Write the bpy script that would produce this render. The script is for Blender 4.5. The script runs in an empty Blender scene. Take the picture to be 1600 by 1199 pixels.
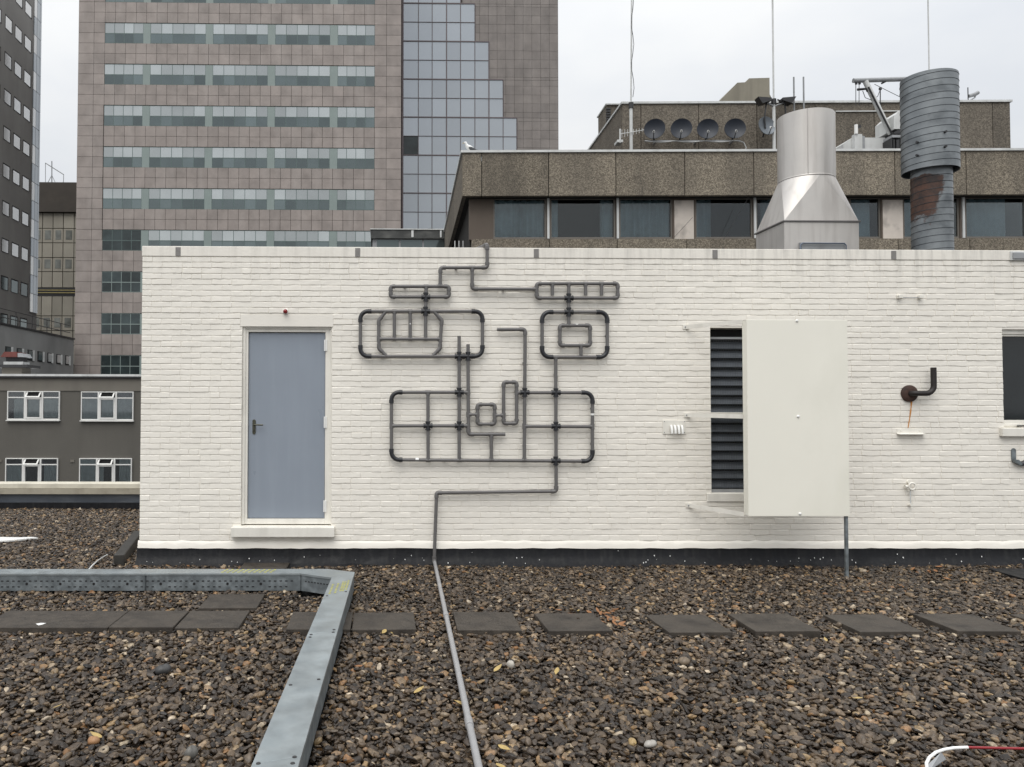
import bpy, math, random
import numpy as np
from mathutils import Vector, Matrix, Euler

random.seed(7)
rng = np.random.default_rng(11)
R = math.radians
scene = bpy.context.scene
COL = scene.collection

# ------------------------------------------------------------------ camera
CAM = Vector((0.0, -8.4, 1.75))
FPX, PPX, PPY, W, H = 1200.0, 612.0, 599.5, 1600.0, 1199.0
PITCH, YAW, ROLL = R(1.53), R(0.75), R(0.14)
ROT = Matrix.Rotation(-YAW, 3, 'Z') @ Matrix.Rotation(R(90) + PITCH, 3, 'X') @ Matrix.Rotation(ROLL, 3, 'Z')
cd = bpy.data.cameras.new('camera')
cam = bpy.data.objects.new('camera', cd)
COL.objects.link(cam)
cam.matrix_world = Matrix.Translation(CAM) @ ROT.to_4x4()
cd.sensor_width = 36.0
cd.lens = FPX / W * 36.0
cd.shift_x = (W / 2 - PPX) / W
cd.clip_start = 0.05
cd.clip_end = 3000
scene.camera = cam

# ------------------------------------------------------------------ overcast sky
SUN_EL, SUN_AZ = R(58), R(200)          # azimuth clockwise from +Y: behind the camera
world = bpy.data.worlds.new('World')
scene.world = world
world.use_nodes = True
nt = world.node_tree
nt.nodes.clear()
N = nt.nodes.new
L = nt.links.new
out = N('ShaderNodeOutputWorld')
bg = N('ShaderNodeBackground')
bg.inputs['Strength'].default_value = 0.1
sky = N('ShaderNodeTexSky')
sky.sky_type = 'NISHITA'
sky.sun_disc = False
sky.sun_elevation = SUN_EL
sky.sun_rotation = SUN_AZ
sky.air_density = 1.5
sky.dust_density = 4.0
tc = N('ShaderNodeTexCoord')
sep = N('ShaderNodeSeparateXYZ')
L(tc.outputs['Generated'], sep.inputs[0])
zc = N('ShaderNodeMath'); zc.operation = 'MAXIMUM'; zc.inputs[1].default_value = 0.0
L(sep.outputs['Z'], zc.inputs[0])
z2 = N('ShaderNodeMath'); z2.operation = 'POWER'; z2.inputs[1].default_value = 2.0
L(zc.outputs[0], z2.inputs[0])
gr = N('ShaderNodeMath'); gr.operation = 'MULTIPLY_ADD'
gr.inputs[1].default_value = 10.5; gr.inputs[2].default_value = 7.8
L(z2.outputs[0], gr.inputs[0])
cmap = N('ShaderNodeMapping'); cmap.inputs['Scale'].default_value = (1.0, 1.0, 2.2)
L(tc.outputs['Generated'], cmap.inputs['Vector'])
cn = N('ShaderNodeTexNoise'); cn.inputs['Scale'].default_value = 2.6
cn.inputs['Detail'].default_value = 6.0; cn.inputs['Roughness'].default_value = 0.5
L(cmap.outputs[0], cn.inputs['Vector'])
cr = N('ShaderNodeValToRGB')
cr.color_ramp.elements[0].position = 0.36; cr.color_ramp.elements[0].color = (0.835, 0.865, 0.91, 1)
cr.color_ramp.elements[1].position = 0.62; cr.color_ramp.elements[1].color = (0.975, 0.985, 0.99, 1)
L(cn.outputs['Fac'], cr.inputs['Fac'])
vm = N('ShaderNodeVectorMath'); vm.operation = 'SCALE'
L(cr.outputs['Color'], vm.inputs[0]); L(gr.outputs[0], vm.inputs['Scale'])
mx = N('ShaderNodeMix'); mx.data_type = 'RGBA'; mx.inputs[0].default_value = 0.93
L(sky.outputs['Color'], mx.inputs[6]); L(vm.outputs[0], mx.inputs[7])
L(mx.outputs[2], bg.inputs['Color'])
L(bg.outputs[0], out.inputs['Surface'])

sl = bpy.data.lights.new('sun', 'SUN')
sl.energy = 1.5
sl.angle = R(50)
sl.color = (1.0, 0.97, 0.92)
sun = bpy.data.objects.new('sun', sl)
COL.objects.link(sun)
sd = Vector((math.sin(SUN_AZ) * math.cos(SUN_EL), math.cos(SUN_AZ) * math.cos(SUN_EL), math.sin(SUN_EL)))
sun.rotation_euler = sd.to_track_quat('Z', 'Y').to_euler()
sun.location = (0, -6, 30)

scene.view_settings.view_transform = 'Standard'
scene.view_settings.look = 'None'
scene.view_settings.gamma = 1.0
scene.view_settings.use_curve_mapping = False
scene.view_settings.exposure = 0.12
scene.render.resolution_x = 1024
scene.render.resolution_y = 767

# ------------------------------------------------------------------ pixel helpers (direction only)
def ray(px, py):
    return ROT @ Vector(((px - PPX) / FPX, -(py - PPY) / FPX, -1.0))
def aty(px, py, Y):
    d = ray(px, py); t = (Y - CAM.y) / d.y
    return CAM + d * t
def atz(px, py, Z):
    d = ray(px, py); t = (Z - CAM.z) / d.z
    return CAM + d * t
def atx(px, py, X):
    d = ray(px, py); t = (X - CAM.x) / d.x
    return CAM + d * t

# ------------------------------------------------------------------ mesh helpers
def woff(o):
    v = Vector((0, 0, 0))
    while o is not None:
        v += o.location; o = o.parent
    return v
class MB:
    def __init__(s):
        s.v = []; s.f = []
    def add(s, vs, fs):
        k = len(s.v)
        s.v += [tuple(p) for p in vs]
        s.f += [tuple(i + k for i in f) for f in fs]
        return s
    def box(s, x0, x1, y0, y1, z0, z1):
        if x1 < x0: x0, x1 = x1, x0
        if y1 < y0: y0, y1 = y1, y0
        if z1 < z0: z0, z1 = z1, z0
        return s.add([(x0,y0,z0),(x1,y0,z0),(x1,y1,z0),(x0,y1,z0),(x0,y0,z1),(x1,y0,z1),(x1,y1,z1),(x0,y1,z1)],
                     [(3,2,1,0),(4,5,6,7),(0,1,5,4),(1,2,6,5),(2,3,7,6),(3,0,4,7)])
    def prism_y(s, poly, y0, y1):            # poly of (x, z)
        n = len(poly)
        vs = [(p[0], y0, p[1]) for p in poly] + [(p[0], y1, p[1]) for p in poly]
        fs = [tuple(range(n)), tuple(range(2*n-1, n-1, -1))] + [(i, i+n, (i+1)%n+n, (i+1)%n) for i in range(n)]
        return s.add(vs, fs)
    def prism_z(s, poly, z0, z1):            # poly of (x, y)
        n = len(poly)
        vs = [(p[0], p[1], z0) for p in poly] + [(p[0], p[1], z1) for p in poly]
        fs = [tuple(range(n-1, -1, -1)), tuple(range(n, 2*n))] + [(i, (i+1)%n, (i+1)%n+n, i+n) for i in range(n)]
        return s.add(vs, fs)
    def prism_x(s, poly, x0, x1):            # poly of (y, z)
        n = len(poly)
        vs = [(x0, p[0], p[1]) for p in poly] + [(x1, p[0], p[1]) for p in poly]
        fs = [tuple(range(n)), tuple(range(2*n-1, n-1, -1))] + [(i, i+n, (i+1)%n+n, (i+1)%n) for i in range(n)]
        return s.add(vs, fs)
    def tube(s, pts, r, n=12, cap=True):
        pts = [Vector(p) for p in pts]
        m = len(pts)
        rs = r if isinstance(r, (list, tuple)) else [r]*m
        t0 = (pts[1]-pts[0]).normalized()
        up = Vector((0,0,1)) if abs(t0.z) < 0.9 else Vector((1,0,0))
        u = t0.cross(up).normalized()
        vs = []
        for i, p in enumerate(pts):
            if i == 0: t = pts[1]-pts[0]
            elif i == m-1: t = pts[-1]-pts[-2]
            else: t = (pts[i+1]-pts[i]).normalized() + (pts[i]-pts[i-1]).normalized()
            t = t.normalized()
            u = (u - t*u.dot(t)).normalized()
            w = t.cross(u)
            for k in range(n):
                a = 2*math.pi*k/n
                vs.append(p + (u*math.cos(a) + w*math.sin(a))*rs[i])
        fs = []
        for i in range(m-1):
            for k in range(n):
                a = i*n+k; b = i*n+(k+1)%n
                fs.append((a, b, b+n, a+n))
        if cap:
            fs.append(tuple(range(n-1, -1, -1)))
            fs.append(tuple(range((m-1)*n, m*n)))
        return s.add(vs, fs)
    def lathe(s, prof, c=(0,0,0), n=24, cap=False):
        vs = []; fs = []
        for r, z in prof:
            for k in range(n):
                a = 2*math.pi*k/n
                vs.append((c[0]+r*math.cos(a), c[1]+r*math.sin(a), c[2]+z))
        for i in range(len(prof)-1):
            for k in range(n):
                a = i*n+k; b = i*n+(k+1)%n
                fs.append((a, b, b+n, a+n))
        if cap:
            fs.append(tuple(range(n-1, -1, -1)))
            fs.append(tuple(range((len(prof)-1)*n, len(prof)*n)))
        return s.add(vs, fs)
    def mesh(s, name, mat, smooth=None, tone=None, off=Vector((0,0,0))):
        me = bpy.data.meshes.new(name)
        me.from_pydata([(x-off.x, y-off.y, z-off.z) for x, y, z in s.v], [], s.f)
        if mat: me.materials.append(mat)
        if tone is not None:
            at = me.attributes.new('tone', 'FLOAT', 'FACE')
            if hasattr(tone, '__len__'): at.data.foreach_set('value', np.asarray(tone, dtype=np.float32))
            else: at.data.foreach_set('value', np.full(len(s.f), tone, dtype=np.float32))
        if smooth:
            me.polygons.foreach_set('use_smooth', [True]*len(me.polygons))
            me.set_sharp_from_angle(angle=R(smooth))
        me.update()
        return me
    def build(s, name, mat, parent=None, smooth=None, bevel=0, tone=None):
        """vertices are world coordinates; the object hangs under its parent"""
        me = s.mesh(name, mat, smooth, tone, woff(parent))
        o = bpy.data.objects.new(name, me)
        COL.objects.link(o)
        if parent: o.parent = parent
        if bevel:
            b = o.modifiers.new('bevel', 'BEVEL'); b.width = bevel; b.segments = 2
            b.limit_method = 'ANGLE'; b.angle_limit = R(40)
        return o
def inst(name, me, parent, wloc, rot=(0,0,0), scale=(1,1,1)):
    o = bpy.data.objects.new(name, me)
    COL.objects.link(o)
    o.parent = parent
    o.location = Vector(wloc) - woff(parent)
    o.rotation_euler = rot; o.scale = scale
    return o
def tag(o, label, cat, group=None):
    o['label'] = label; o['category'] = cat
    if group: o['group'] = group
    return o
def thing(name, label, cat, loc=(0,0,0), group=None, rot=(0,0,0)):
    o = bpy.data.objects.new(name, None)
    o.empty_display_size = 0.2
    COL.objects.link(o)
    o.location = loc; o.rotation_euler = rot
    return tag(o, label, cat, group)
def struct(o):
    o['kind'] = 'structure'; return o
def stuff(o):
    o['kind'] = 'stuff'; return o
def copy_tree(o, parent=None):
    c = o.copy(); COL.objects.link(c); c.parent = parent
    for ch in list(o.children): copy_tree(ch, c)
    return c

# ------------------------------------------------------------------ materials
def mat(name, col, rough=0.7, metal=0.0, var=0.12, scale=3.0, bump=0.0, bscale=None, tone=0.0, spec=0.5,
        dirt=None, dirt_amt=0.0, dscale=(1,1,1), detail=5.0, rvar=0.0):
    """principled material: colour broken by world-space noise, per-piece tone, streaky dirt, fine bump"""
    m = bpy.data.materials.new(name); m.use_nodes = True
    t = m.node_tree; n = t.nodes; l = t.links.new
    b = n['Principled BSDF']
    b.inputs['Roughness'].default_value = rough
    b.inputs['Metallic'].default_value = metal
    b.inputs['Specular IOR Level'].default_value = spec
    geo = n.new('ShaderNodeNewGeometry')
    no = n.new('ShaderNodeTexNoise'); no.inputs['Scale'].default_value = scale
    no.inputs['Detail'].default_value = detail; no.inputs['Roughness'].default_value = 0.6
    l(geo.outputs['Position'], no.inputs['Vector'])
    mr = n.new('ShaderNodeMapRange')
    mr.inputs['From Min'].default_value = 0.25; mr.inputs['From Max'].default_value = 0.75
    mr.inputs['To Min'].default_value = 1-var; mr.inputs['To Max'].default_value = 1+var
    l(no.outputs['Fac'], mr.inputs['Value'])
    fac = mr.outputs['Result']
    if tone:
        at = n.new('ShaderNodeAttribute'); at.attribute_name = 'tone'
        tr = n.new('ShaderNodeMapRange'); tr.inputs['To Min'].default_value = 1-tone; tr.inputs['To Max'].default_value = 1+tone
        l(at.outputs['Fac'], tr.inputs['Value'])
        mu = n.new('ShaderNodeMath'); mu.operation = 'MULTIPLY'
        l(fac, mu.inputs[0]); l(tr.outputs['Result'], mu.inputs[1]); fac = mu.outputs[0]
    vs = n.new('ShaderNodeVectorMath'); vs.operation = 'SCALE'
    vs.inputs[0].default_value = col[:3]
    l(fac, vs.inputs['Scale'])
    cout = vs.outputs[0]
    if dirt:
        mp = n.new('ShaderNodeMapping'); mp.inputs['Scale'].default_value = dscale
        l(geo.outputs['Position'], mp.inputs['Vector'])
        dn = n.new('ShaderNodeTexNoise'); dn.inputs['Scale'].default_value = 1.0; dn.inputs['Detail'].default_value = 6
        l(mp.outputs[0], dn.inputs['Vector'])
        dr = n.new('ShaderNodeMapRange')
        dr.inputs['From Min'].default_value = 0.48; dr.inputs['From Max'].default_value = 0.72
        dr.inputs['To Max'].default_value = dirt_amt
        l(dn.outputs['Fac'], dr.inputs['Value'])
        mi = n.new('ShaderNodeMix'); mi.data_type = 'RGBA'
        l(dr.outputs['Result'], mi.inputs[0]); l(cout, mi.inputs[6]); mi.inputs[7].default_value = (*dirt, 1)
        cout = mi.outputs[2]
    l(cout, b.inputs['Base Color'])
    if rvar:
        rr = n.new('ShaderNodeMapRange')
        rr.inputs['From Min'].default_value = 0.3; rr.inputs['From Max'].default_value = 0.7
        rr.inputs['To Min'].default_value = max(0.02, rough-rvar); rr.inputs['To Max'].default_value = min(1, rough+rvar)
        l(no.outputs['Fac'], rr.inputs['Value']); l(rr.outputs['Result'], b.inputs['Roughness'])
    if bump:
        bn = n.new('ShaderNodeTexNoise'); bn.inputs['Scale'].default_value = bscale or scale*8
        bn.inputs['Detail'].default_value = 4
        l(geo.outputs['Position'], bn.inputs['Vector'])
        bm = n.new('ShaderNodeBump'); bm.inputs['Strength'].default_value = 1.0; bm.inputs['Distance'].default_value = bump
        l(bn.outputs['Fac'], bm.inputs['Height']); l(bm.outputs['Normal'], b.inputs['Normal'])
    m.diffuse_color = (*col[:3], 1)
    return m
def thin_glass(name, tint=(0.85, 0.9, 0.92), base=0.06, rough=0.03):
    m = bpy.data.materials.new(name); m.use_nodes = True
    t = m.node_tree; n = t.nodes; l = t.links.new
    n.clear()
    o = n.new('ShaderNodeOutputMaterial')
    tr = n.new('ShaderNodeBsdfTransparent'); tr.inputs[0].default_value = (*tint, 1)
    gl = n.new('ShaderNodeBsdfGlossy'); gl.inputs['Roughness'].default_value = rough
    fr = n.new('ShaderNodeFresnel'); fr.inputs[0].default_value = 1.5
    ad = n.new('ShaderNodeMath'); ad.operation = 'ADD'; ad.use_clamp = True; ad.inputs[1].default_value = base
    l(fr.outputs[0], ad.inputs[0])
    mi = n.new('ShaderNodeMixShader')
    l(ad.outputs[0], mi.inputs[0]); l(tr.outputs[0], mi.inputs[1]); l(gl.outputs[0], mi.inputs[2])
    l(mi.outputs[0], o.inputs[0])
    return m
def aggregate(name, c0, c1, c2, scale, dirt=(0.075,0.066,0.054)):
    """washed aggregate concrete: coloured grit, vertical rain dirt"""
    m = bpy.data.materials.new(name); m.use_nodes = True
    t = m.node_tree; n = t.nodes; l = t.links.new
    b = n['Principled BSDF']; b.inputs['Roughness'].default_value = 0.85
    geo = n.new('ShaderNodeNewGeometry')
    vo = n.new('ShaderNodeTexVoronoi'); vo.inputs['Scale'].default_value = scale
    l(geo.outputs['Position'], vo.inputs['Vector'])
    sp = n.new('ShaderNodeSeparateColor'); l(vo.outputs['Color'], sp.inputs[0])
    cr = n.new('ShaderNodeValToRGB')
    cr.color_ramp.elements[0].position = 0.0; cr.color_ramp.elements[0].color = (*c0, 1)
    e = cr.color_ramp.elements.new(0.5); e.color = (*c1, 1)
    cr.color_ramp.elements[-1].position = 1.0; cr.color_ramp.elements[-1].color = (*c2, 1)
    l(sp.outputs[0], cr.inputs['Fac'])
    mp = n.new('ShaderNodeMapping'); mp.inputs['Scale'].default_value = (1.6, 1.6, 0.3)
    l(geo.outputs['Position'], mp.inputs['Vector'])
    dn = n.new('ShaderNodeTexNoise'); dn.inputs['Scale'].default_value = 1.0; dn.inputs['Detail'].default_value = 6
    l(mp.outputs[0], dn.inputs['Vector'])
    dr = n.new('ShaderNodeMapRange'); dr.inputs['From Min'].default_value = 0.42; dr.inputs['From Max'].default_value = 0.75
    dr.inputs['To Max'].default_value = 0.55
    l(dn.outputs['Fac'], dr.inputs['Value'])
    mi = n.new('ShaderNodeMix'); mi.data_type = 'RGBA'
    l(dr.outputs['Result'], mi.inputs[0]); l(cr.outputs['Color'], mi.inputs[6]); mi.inputs[7].default_value = (*dirt, 1)
    at = n.new('ShaderNodeAttribute'); at.attribute_name = 'tone'
    tr = n.new('ShaderNodeMapRange'); tr.inputs['To Min'].default_value = 0.86; tr.inputs['To Max'].default_value = 1.14
    l(at.outputs['Fac'], tr.inputs['Value'])
    vs = n.new('ShaderNodeVectorMath'); vs.operation = 'SCALE'
    l(mi.outputs[2], vs.inputs[0]); l(tr.outputs['Result'], vs.inputs['Scale'])
    l(vs.outputs[0], b.inputs['Base Color'])
    bm = n.new('ShaderNodeBump'); bm.inputs['Distance'].default_value = 0.01; bm.inputs['Strength'].default_value = 0.6
    l(vo.outputs['Distance'], bm.inputs['Height']); l(bm.outputs['Normal'], b.inputs['Normal'])
    return m
def wall_paint(name):
    """cream masonry paint with soft relief and grey run-off below the coping"""
    m = mat(name, (0.825, 0.79, 0.72), 0.6, var=0.035, scale=1.1, bump=0.0020, bscale=38, tone=0.018)
    t = m.node_tree; n = t.nodes; l = t.links.new
    b = n['Principled BSDF']
    src = b.inputs['Base Color'].links[0].from_socket
    geo = n.new('ShaderNodeNewGeometry')
    mp = n.new('ShaderNodeMapping'); mp.inputs['Scale'].default_value = (9, 9, 0.9)
    l(geo.outputs['Position'], mp.inputs['Vector'])
    dn = n.new('ShaderNodeTexNoise'); dn.inputs['Scale'].default_value = 1.0; dn.inputs['Detail'].default_value = 7
    dn.inputs['Roughness'].default_value = 0.65
    l(mp.outputs[0], dn.inputs['Vector'])
    dr = n.new('ShaderNodeMapRange'); dr.inputs['From Min'].default_value = 0.46; dr.inputs['From Max'].default_value = 0.74
    l(dn.outputs['Fac'], dr.inputs['Value'])
    sp = n.new('ShaderNodeSeparateXYZ'); l(geo.outputs['Position'], sp.inputs[0])
    zr = n.new('ShaderNodeMapRange'); zr.inputs['From Min'].default_value = 3.0; zr.inputs['From Max'].default_value = 3.5
    zr.inputs['To Min'].default_value = 0.03; zr.inputs['To Max'].default_value = 0.42
    l(sp.outputs['Z'], zr.inputs['Value'])
    xr = n.new('ShaderNodeMapRange'); xr.inputs['From Min'].default_value = -2.5; xr.inputs['From Max'].default_value = 5.5
    xr.inputs['To Min'].default_value = 0.6; xr.inputs['To Max'].default_value = 1.35
    l(sp.outputs['X'], xr.inputs['Value'])
    m1 = n.new('ShaderNodeMath'); m1.operation = 'MULTIPLY'; l(dr.outputs['Result'], m1.inputs[0]); l(zr.outputs['Result'], m1.inputs[1])
    m2 = n.new('ShaderNodeMath'); m2.operation = 'MULTIPLY'; l(m1.outputs[0], m2.inputs[0]); l(xr.outputs['Result'], m2.inputs[1])
    m2.use_clamp = True
    mi = n.new('ShaderNodeMix'); mi.data_type = 'RGBA'
    l(m2.outputs[0], mi.inputs[0]); l(src, mi.inputs[6]); mi.inputs[7].default_value = (0.22, 0.21, 0.19, 1)
    l(mi.outputs[2], b.inputs['Base Color'])
    return m

M = {}
M['paint'] = wall_paint('cream_masonry_paint')
M['white_trim'] = mat('white_trim_paint', (0.80, 0.775, 0.71), 0.5, var=0.04, scale=6, bump=0.0006, bscale=60, dirt=(0.4,0.38,0.33), dirt_amt=0.25, dscale=(8,8,2))
M['panel'] = mat('enamelled_panel', (0.86, 0.84, 0.75), 0.35, var=0.02, scale=1.5, dirt=(0.68,0.67,0.57), dirt_amt=0.3, dscale=(2,2,1.2))
M['door'] = mat('grey_blue_door_paint', (0.262, 0.298, 0.350), 0.32, var=0.04, scale=1.6, dirt=(0.36,0.40,0.46), dirt_amt=0.16, dscale=(9,9,0.8), rvar=0.06)
M['bitumen'] = mat('bitumen_felt', (0.0085, 0.009, 0.011), 0.55, var=0.4, scale=9, bump=0.003, bscale=30, dirt=(0.035,0.035,0.034), dirt_amt=0.4, dscale=(22,22,3), rvar=0.12, spec=0.22)
M['pvc'] = mat('grey_pvc', (0.135, 0.130, 0.128), 0.36, var=0.1, scale=14)
M['pvc_pale'] = mat('weathered_grey_pvc', (0.30, 0.30, 0.305), 0.32, var=0.1, scale=14)
M['pvc_black'] = mat('black_plastic_fitting', (0.022, 0.023, 0.027), 0.36, var=0.2, scale=20)
M['galv'] = mat('galvanised_steel', (0.31, 0.342, 0.352), 0.46, metal=0.55, var=0.18, scale=7, bump=0.0004, bscale=50, dirt=(0.25,0.29,0.31), dirt_amt=0.5, dscale=(5,5,5), rvar=0.12)
M['galv_dull'] = mat('dull_zinc', (0.155, 0.175, 0.185), 0.55, metal=0.4, var=0.3, scale=14, dirt=(0.36,0.40,0.42), dirt_amt=0.5, dscale=(12,12,12), rvar=0.1)
M['hole'] = mat('dark_void', (0.01, 0.01, 0.011), 0.8, var=0.1)
M['paver'] = mat('wet_concrete_paver', (0.060, 0.051, 0.042), 0.6, spec=0.30, var=0.42, scale=16, bump=0.004, bscale=150, dirt=(0.022,0.019,0.017), dirt_amt=0.75, dscale=(5,5,5), rvar=0.2, detail=9)
M['steel'] = mat('brushed_stainless', (0.60, 0.575, 0.545), 0.50, metal=0.62, var=0.06, scale=2.2, dirt=(0.40,0.37,0.345), dirt_amt=0.6, dscale=(7,7,0.7), rvar=0.06)
M['clip'] = mat('grey_clip', (0.22, 0.21, 0.20), 0.6, var=0.15, scale=25)
M['darkmetal'] = mat('dark_metal', (0.04, 0.04, 0.042), 0.45, metal=0.3, var=0.2, scale=10)
M['greymetal'] = mat('grey_painted_metal', (0.30, 0.31, 0.32), 0.45, var=0.12, scale=5, dirt=(0.12,0.12,0.11), dirt_amt=0.4, dscale=(3,3,1))
M['palemetal'] = mat('pale_painted_metal', (0.62, 0.63, 0.62), 0.45, var=0.08, scale=4, dirt=(0.3,0.3,0.28), dirt_amt=0.4, dscale=(3,3,0.8))
M['wire'] = mat('dark_wire', (0.05,0.055,0.062), .5, var=.2)
M['screen'] = mat('dark_louvre_metal', (0.12, 0.135, 0.155), 0.4, metal=0.2, var=0.2, scale=9)
M['rust'] = mat('rust_brown_iron', (0.055, 0.028, 0.02), 0.75, var=0.5, scale=18, bump=0.001, bscale=90)
M['blackiron'] = mat('black_iron', (0.014, 0.010, 0.009), 0.55, var=0.4, scale=18)
M['orange'] = mat('rust_run_off', (0.55, 0.24, 0.06), 0.75, var=0.35, scale=25)
M['red'] = mat('red_plastic', (0.22, 0.012, 0.014), 0.25, var=0.1, scale=10)
M['redtube'] = mat('red_tube', (0.25, 0.018, 0.024), 0.35, var=0.1, scale=10)
M['brass'] = mat('tarnished_brass', (0.10, 0.10, 0.075), 0.4, metal=0.7, var=0.35, scale=60)
M['whiteplastic'] = mat('white_plastic', (0.82, 0.82, 0.80), 0.4, var=0.03, scale=5)
M['yellow'] = mat('yellow_grip_paint', (0.46, 0.44, 0.12), 0.6, var=0.3, scale=60)
M['glass'] = thin_glass('window_glass')
M['darkglass'] = mat('dark_window_glass', (0.010, 0.013, 0.014), 0.06, var=0.3, scale=3, spec=0.6)

# ------------------------------------------------------------------ large structure: street, roof deck
STREET = -16.0
mb = MB(); mb.add([(-1500,-1500,STREET),(1500,-1500,STREET),(1500,1500,STREET),(-1500,1500,STREET)], [(0,1,2,3)])
struct(mb.build('street_ground', mat('asphalt', (0.05,0.05,0.052), 0.8, var=0.2, scale=0.4)))
mb = MB(); mb.box(-14, 17, -13, 4.75, STREET, -0.06)
struct(mb.build('flat_roof', mat('roof_deck_bitumen', (0.014,0.013,0.012), 0.6, var=0.5, scale=14, bump=0.01, bscale=40)))

# ------------------------------------------------------------------ rooftop building of painted brick
WX0 = aty(218, 800, 0).x
WX1 = 12.0
WD = 6.0
Z_TOP = aty(600, 386.5, 0).z
Z_COP = aty(600, 402.5, 0).z
Z_PL = aty(600, 845, 0).z
Z_BASE = aty(600, 856, 0).z
def wx(px, y=0.0): return aty(px, 640, y).x
def wz(py, px=800, y=0.0): return aty(px, py, y).z
house = thing('rooftop_building', 'low cream painted brick building with flat roof standing on the gravel', 'building', (WX0, 0, 0))

def R4(x0, x1, y0, y1, yy=0.0):       # pixel rectangle on the wall -> x0, x1, z0, z1
    pc = (x0+x1)/2
    return (aty(x0, (y0+y1)/2, yy).x, aty(x1, (y0+y1)/2, yy).x, aty(pc, y1, yy).z, aty(pc, y0, yy).z)
DOOR = R4(377.5, 518, 510.5, 822)
LOUV = R4(1111, 1286, 512.5, 771)
WIND = R4(1567.5, 1760, 515, 669)
LINT = R4(375.5, 520.5, 492, 510.5)
SILL = R4(362.5, 523, 821, 838)
LSILL = R4(1104, 1292, 771, 784)
WSILL = R4(1561.5, 1766, 669, 682)
def core(mbx, x0, x1, z0, z1, y0, y1, holes):
    xs = sorted({x0, x1, *[v for h in holes for v in h[:2] if x0 < v < x1]})
    zs = sorted({z0, z1, *[v for h in holes for v in h[2:] if z0 < v < z1]})
    for a, b in zip(xs, xs[1:]):
        for c, d in zip(zs, zs[1:]):
            mxx, mzz = (a+b)/2, (c+d)/2
            if any(h[0] < mxx < h[1] and h[2] < mzz < h[3] for h in holes): continue
            mbx.box(a, b, y0, y1, c, d)
JY = 0.0062                                    # joint plane behind the brick faces
mb = MB()
core(mb, WX0+0.004, WX1, 0.0, Z_COP, JY, 0.24, [DOOR, LOUV, WIND])
mb.box(WX0+0.004, WX0+0.24, 0.24, WD, 0.0, Z_COP)
mb.box(WX1-0.24, WX1, 0.24, WD, 0.0, Z_COP)
mb.box(WX0+0.004, WX1, WD, WD+0.24, 0.0, Z_COP)
wall = mb.build('wall', M['paint'], house, tone=0.5)

# bricks: wild bond, hand-painted, every face a little different
def brick_geo(w, h, r, dep=0.0, segs=3):
    """front at y = dep (jittered), back at JY; local x 0..w, z 0..h"""
    vs = []; b = 0.0028; dep += r.uniform(-.0022, .0018); tl = r.uniform(-.0022, .0022)
    xs = [w*i/segs for i in range(segs+1)]
    for i, x in enumerate(xs):
        ex = b if i == 0 else (-b if i == segs else r.uniform(-.012, .012))
        y = dep + r.uniform(-0.0016, 0.0016)
        vs.append((x+ex, y + r.uniform(-.001, .0004), b*0.6 + tl*(x/w-.5) + r.uniform(-.0034, .0024)))
        vs.append((x+ex, y + r.uniform(.0004, .0022), h-b*2.0 + tl*(x/w-.5) + r.uniform(-.0030, .0022)))
    for i, x in enumerate(xs):
        vs.append((x, JY+0.001, 0.0)); vs.append((x, JY+0.001, h+.002))
    k = 2*(segs+1); fs = []
    for i in range(segs):
        a = 2*i
        fs.append((a, a+2, a+3, a+1))
        fs.append((a+k, a+k+2, a+2, a))
        fs.append((a+1, a+3, a+3+k, a+1+k))
    fs.append((0, 1, 1+k, k)); e = 2*segs
    fs.append((e+1, e, e+k, e+1+k))
    return vs, fs
rb = random.Random(3)
NC = 50
CH = (Z_COP - Z_PL) / NC
HB = CH - 0.0072
holes_all = [DOOR, LOUV, WIND, LINT, SILL, LSILL, WSILL]
bricks = []; fill = []
for c in range(NC):
    z0 = Z_PL + c*CH + 0.0035
    zc_ = z0 + HB/2
    spans = [(WX0, WX1)]
    for h in holes_all:
        if h[2]-0.015 < zc_ < h[3]+0.015:
            ns = []
            for a, b_ in spans:
                if h[1] <= a or h[0] >= b_: ns.append((a, b_)); continue
                if h[0] > a: ns.append((a, h[0]))
                if h[1] < b_: ns.append((h[1], b_))
            spans = ns
    for a, b_ in spans:
        fill.append((a+.002, b_-.002, z0+.001, z0+HB-.004))
        x = a; first = True
        while x < b_ - 0.02:
            w = 0.213 if rb.random() < 0.8 else 0.104
            if first: w = (0.104 if c % 2 else 0.213); first = False
            w += rb.uniform(-.005, .005)
            if x + w > b_ - 0.06: w = b_ - x
            bricks.append((x, z0, w)); x += w + rb.uniform(.0012, .0060)
bricks.sort(key=lambda q: (q[0]+0.1 - 0.3)**2 + (q[1] - 1.75)**2)
full = [q for q in bricks if 0.2 < q[2] < 0.225][:300]
fset = set(id(q) for q in full)
variants = []
for k in range(14):
    g = MB(); g.add(*brick_geo(0.213, HB, rb)); variants.append(g.mesh('brick', M['paint'], tone=rb.random()))
for q in full:
    inst('brick', variants[rb.randrange(14)], wall, (q[0], rb.uniform(-.0008, .0008), q[1]), (rb.uniform(-.012,.012), 0, rb.uniform(-.004,.004)), (q[2]/0.213, 1, 1))
g = MB()
for a, b_, c, d in fill: g.box(a, b_, 0.0034, JY+.002, c, d)
stuff(g.build('painted_joints', M['paint'], wall, tone=0.5))
g = MB(); tones = []
for q in bricks:
    if id(q) in fset: continue
    vs, fs = brick_geo(q[2], HB, rb)
    g.add([(q[0]+v[0], v[1], q[1]+v[2]) for v in vs], fs); tones += [rb.random()]*len(fs)
stuff(g.build('brickwork', M['paint'], wall, tone=tones))

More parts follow.
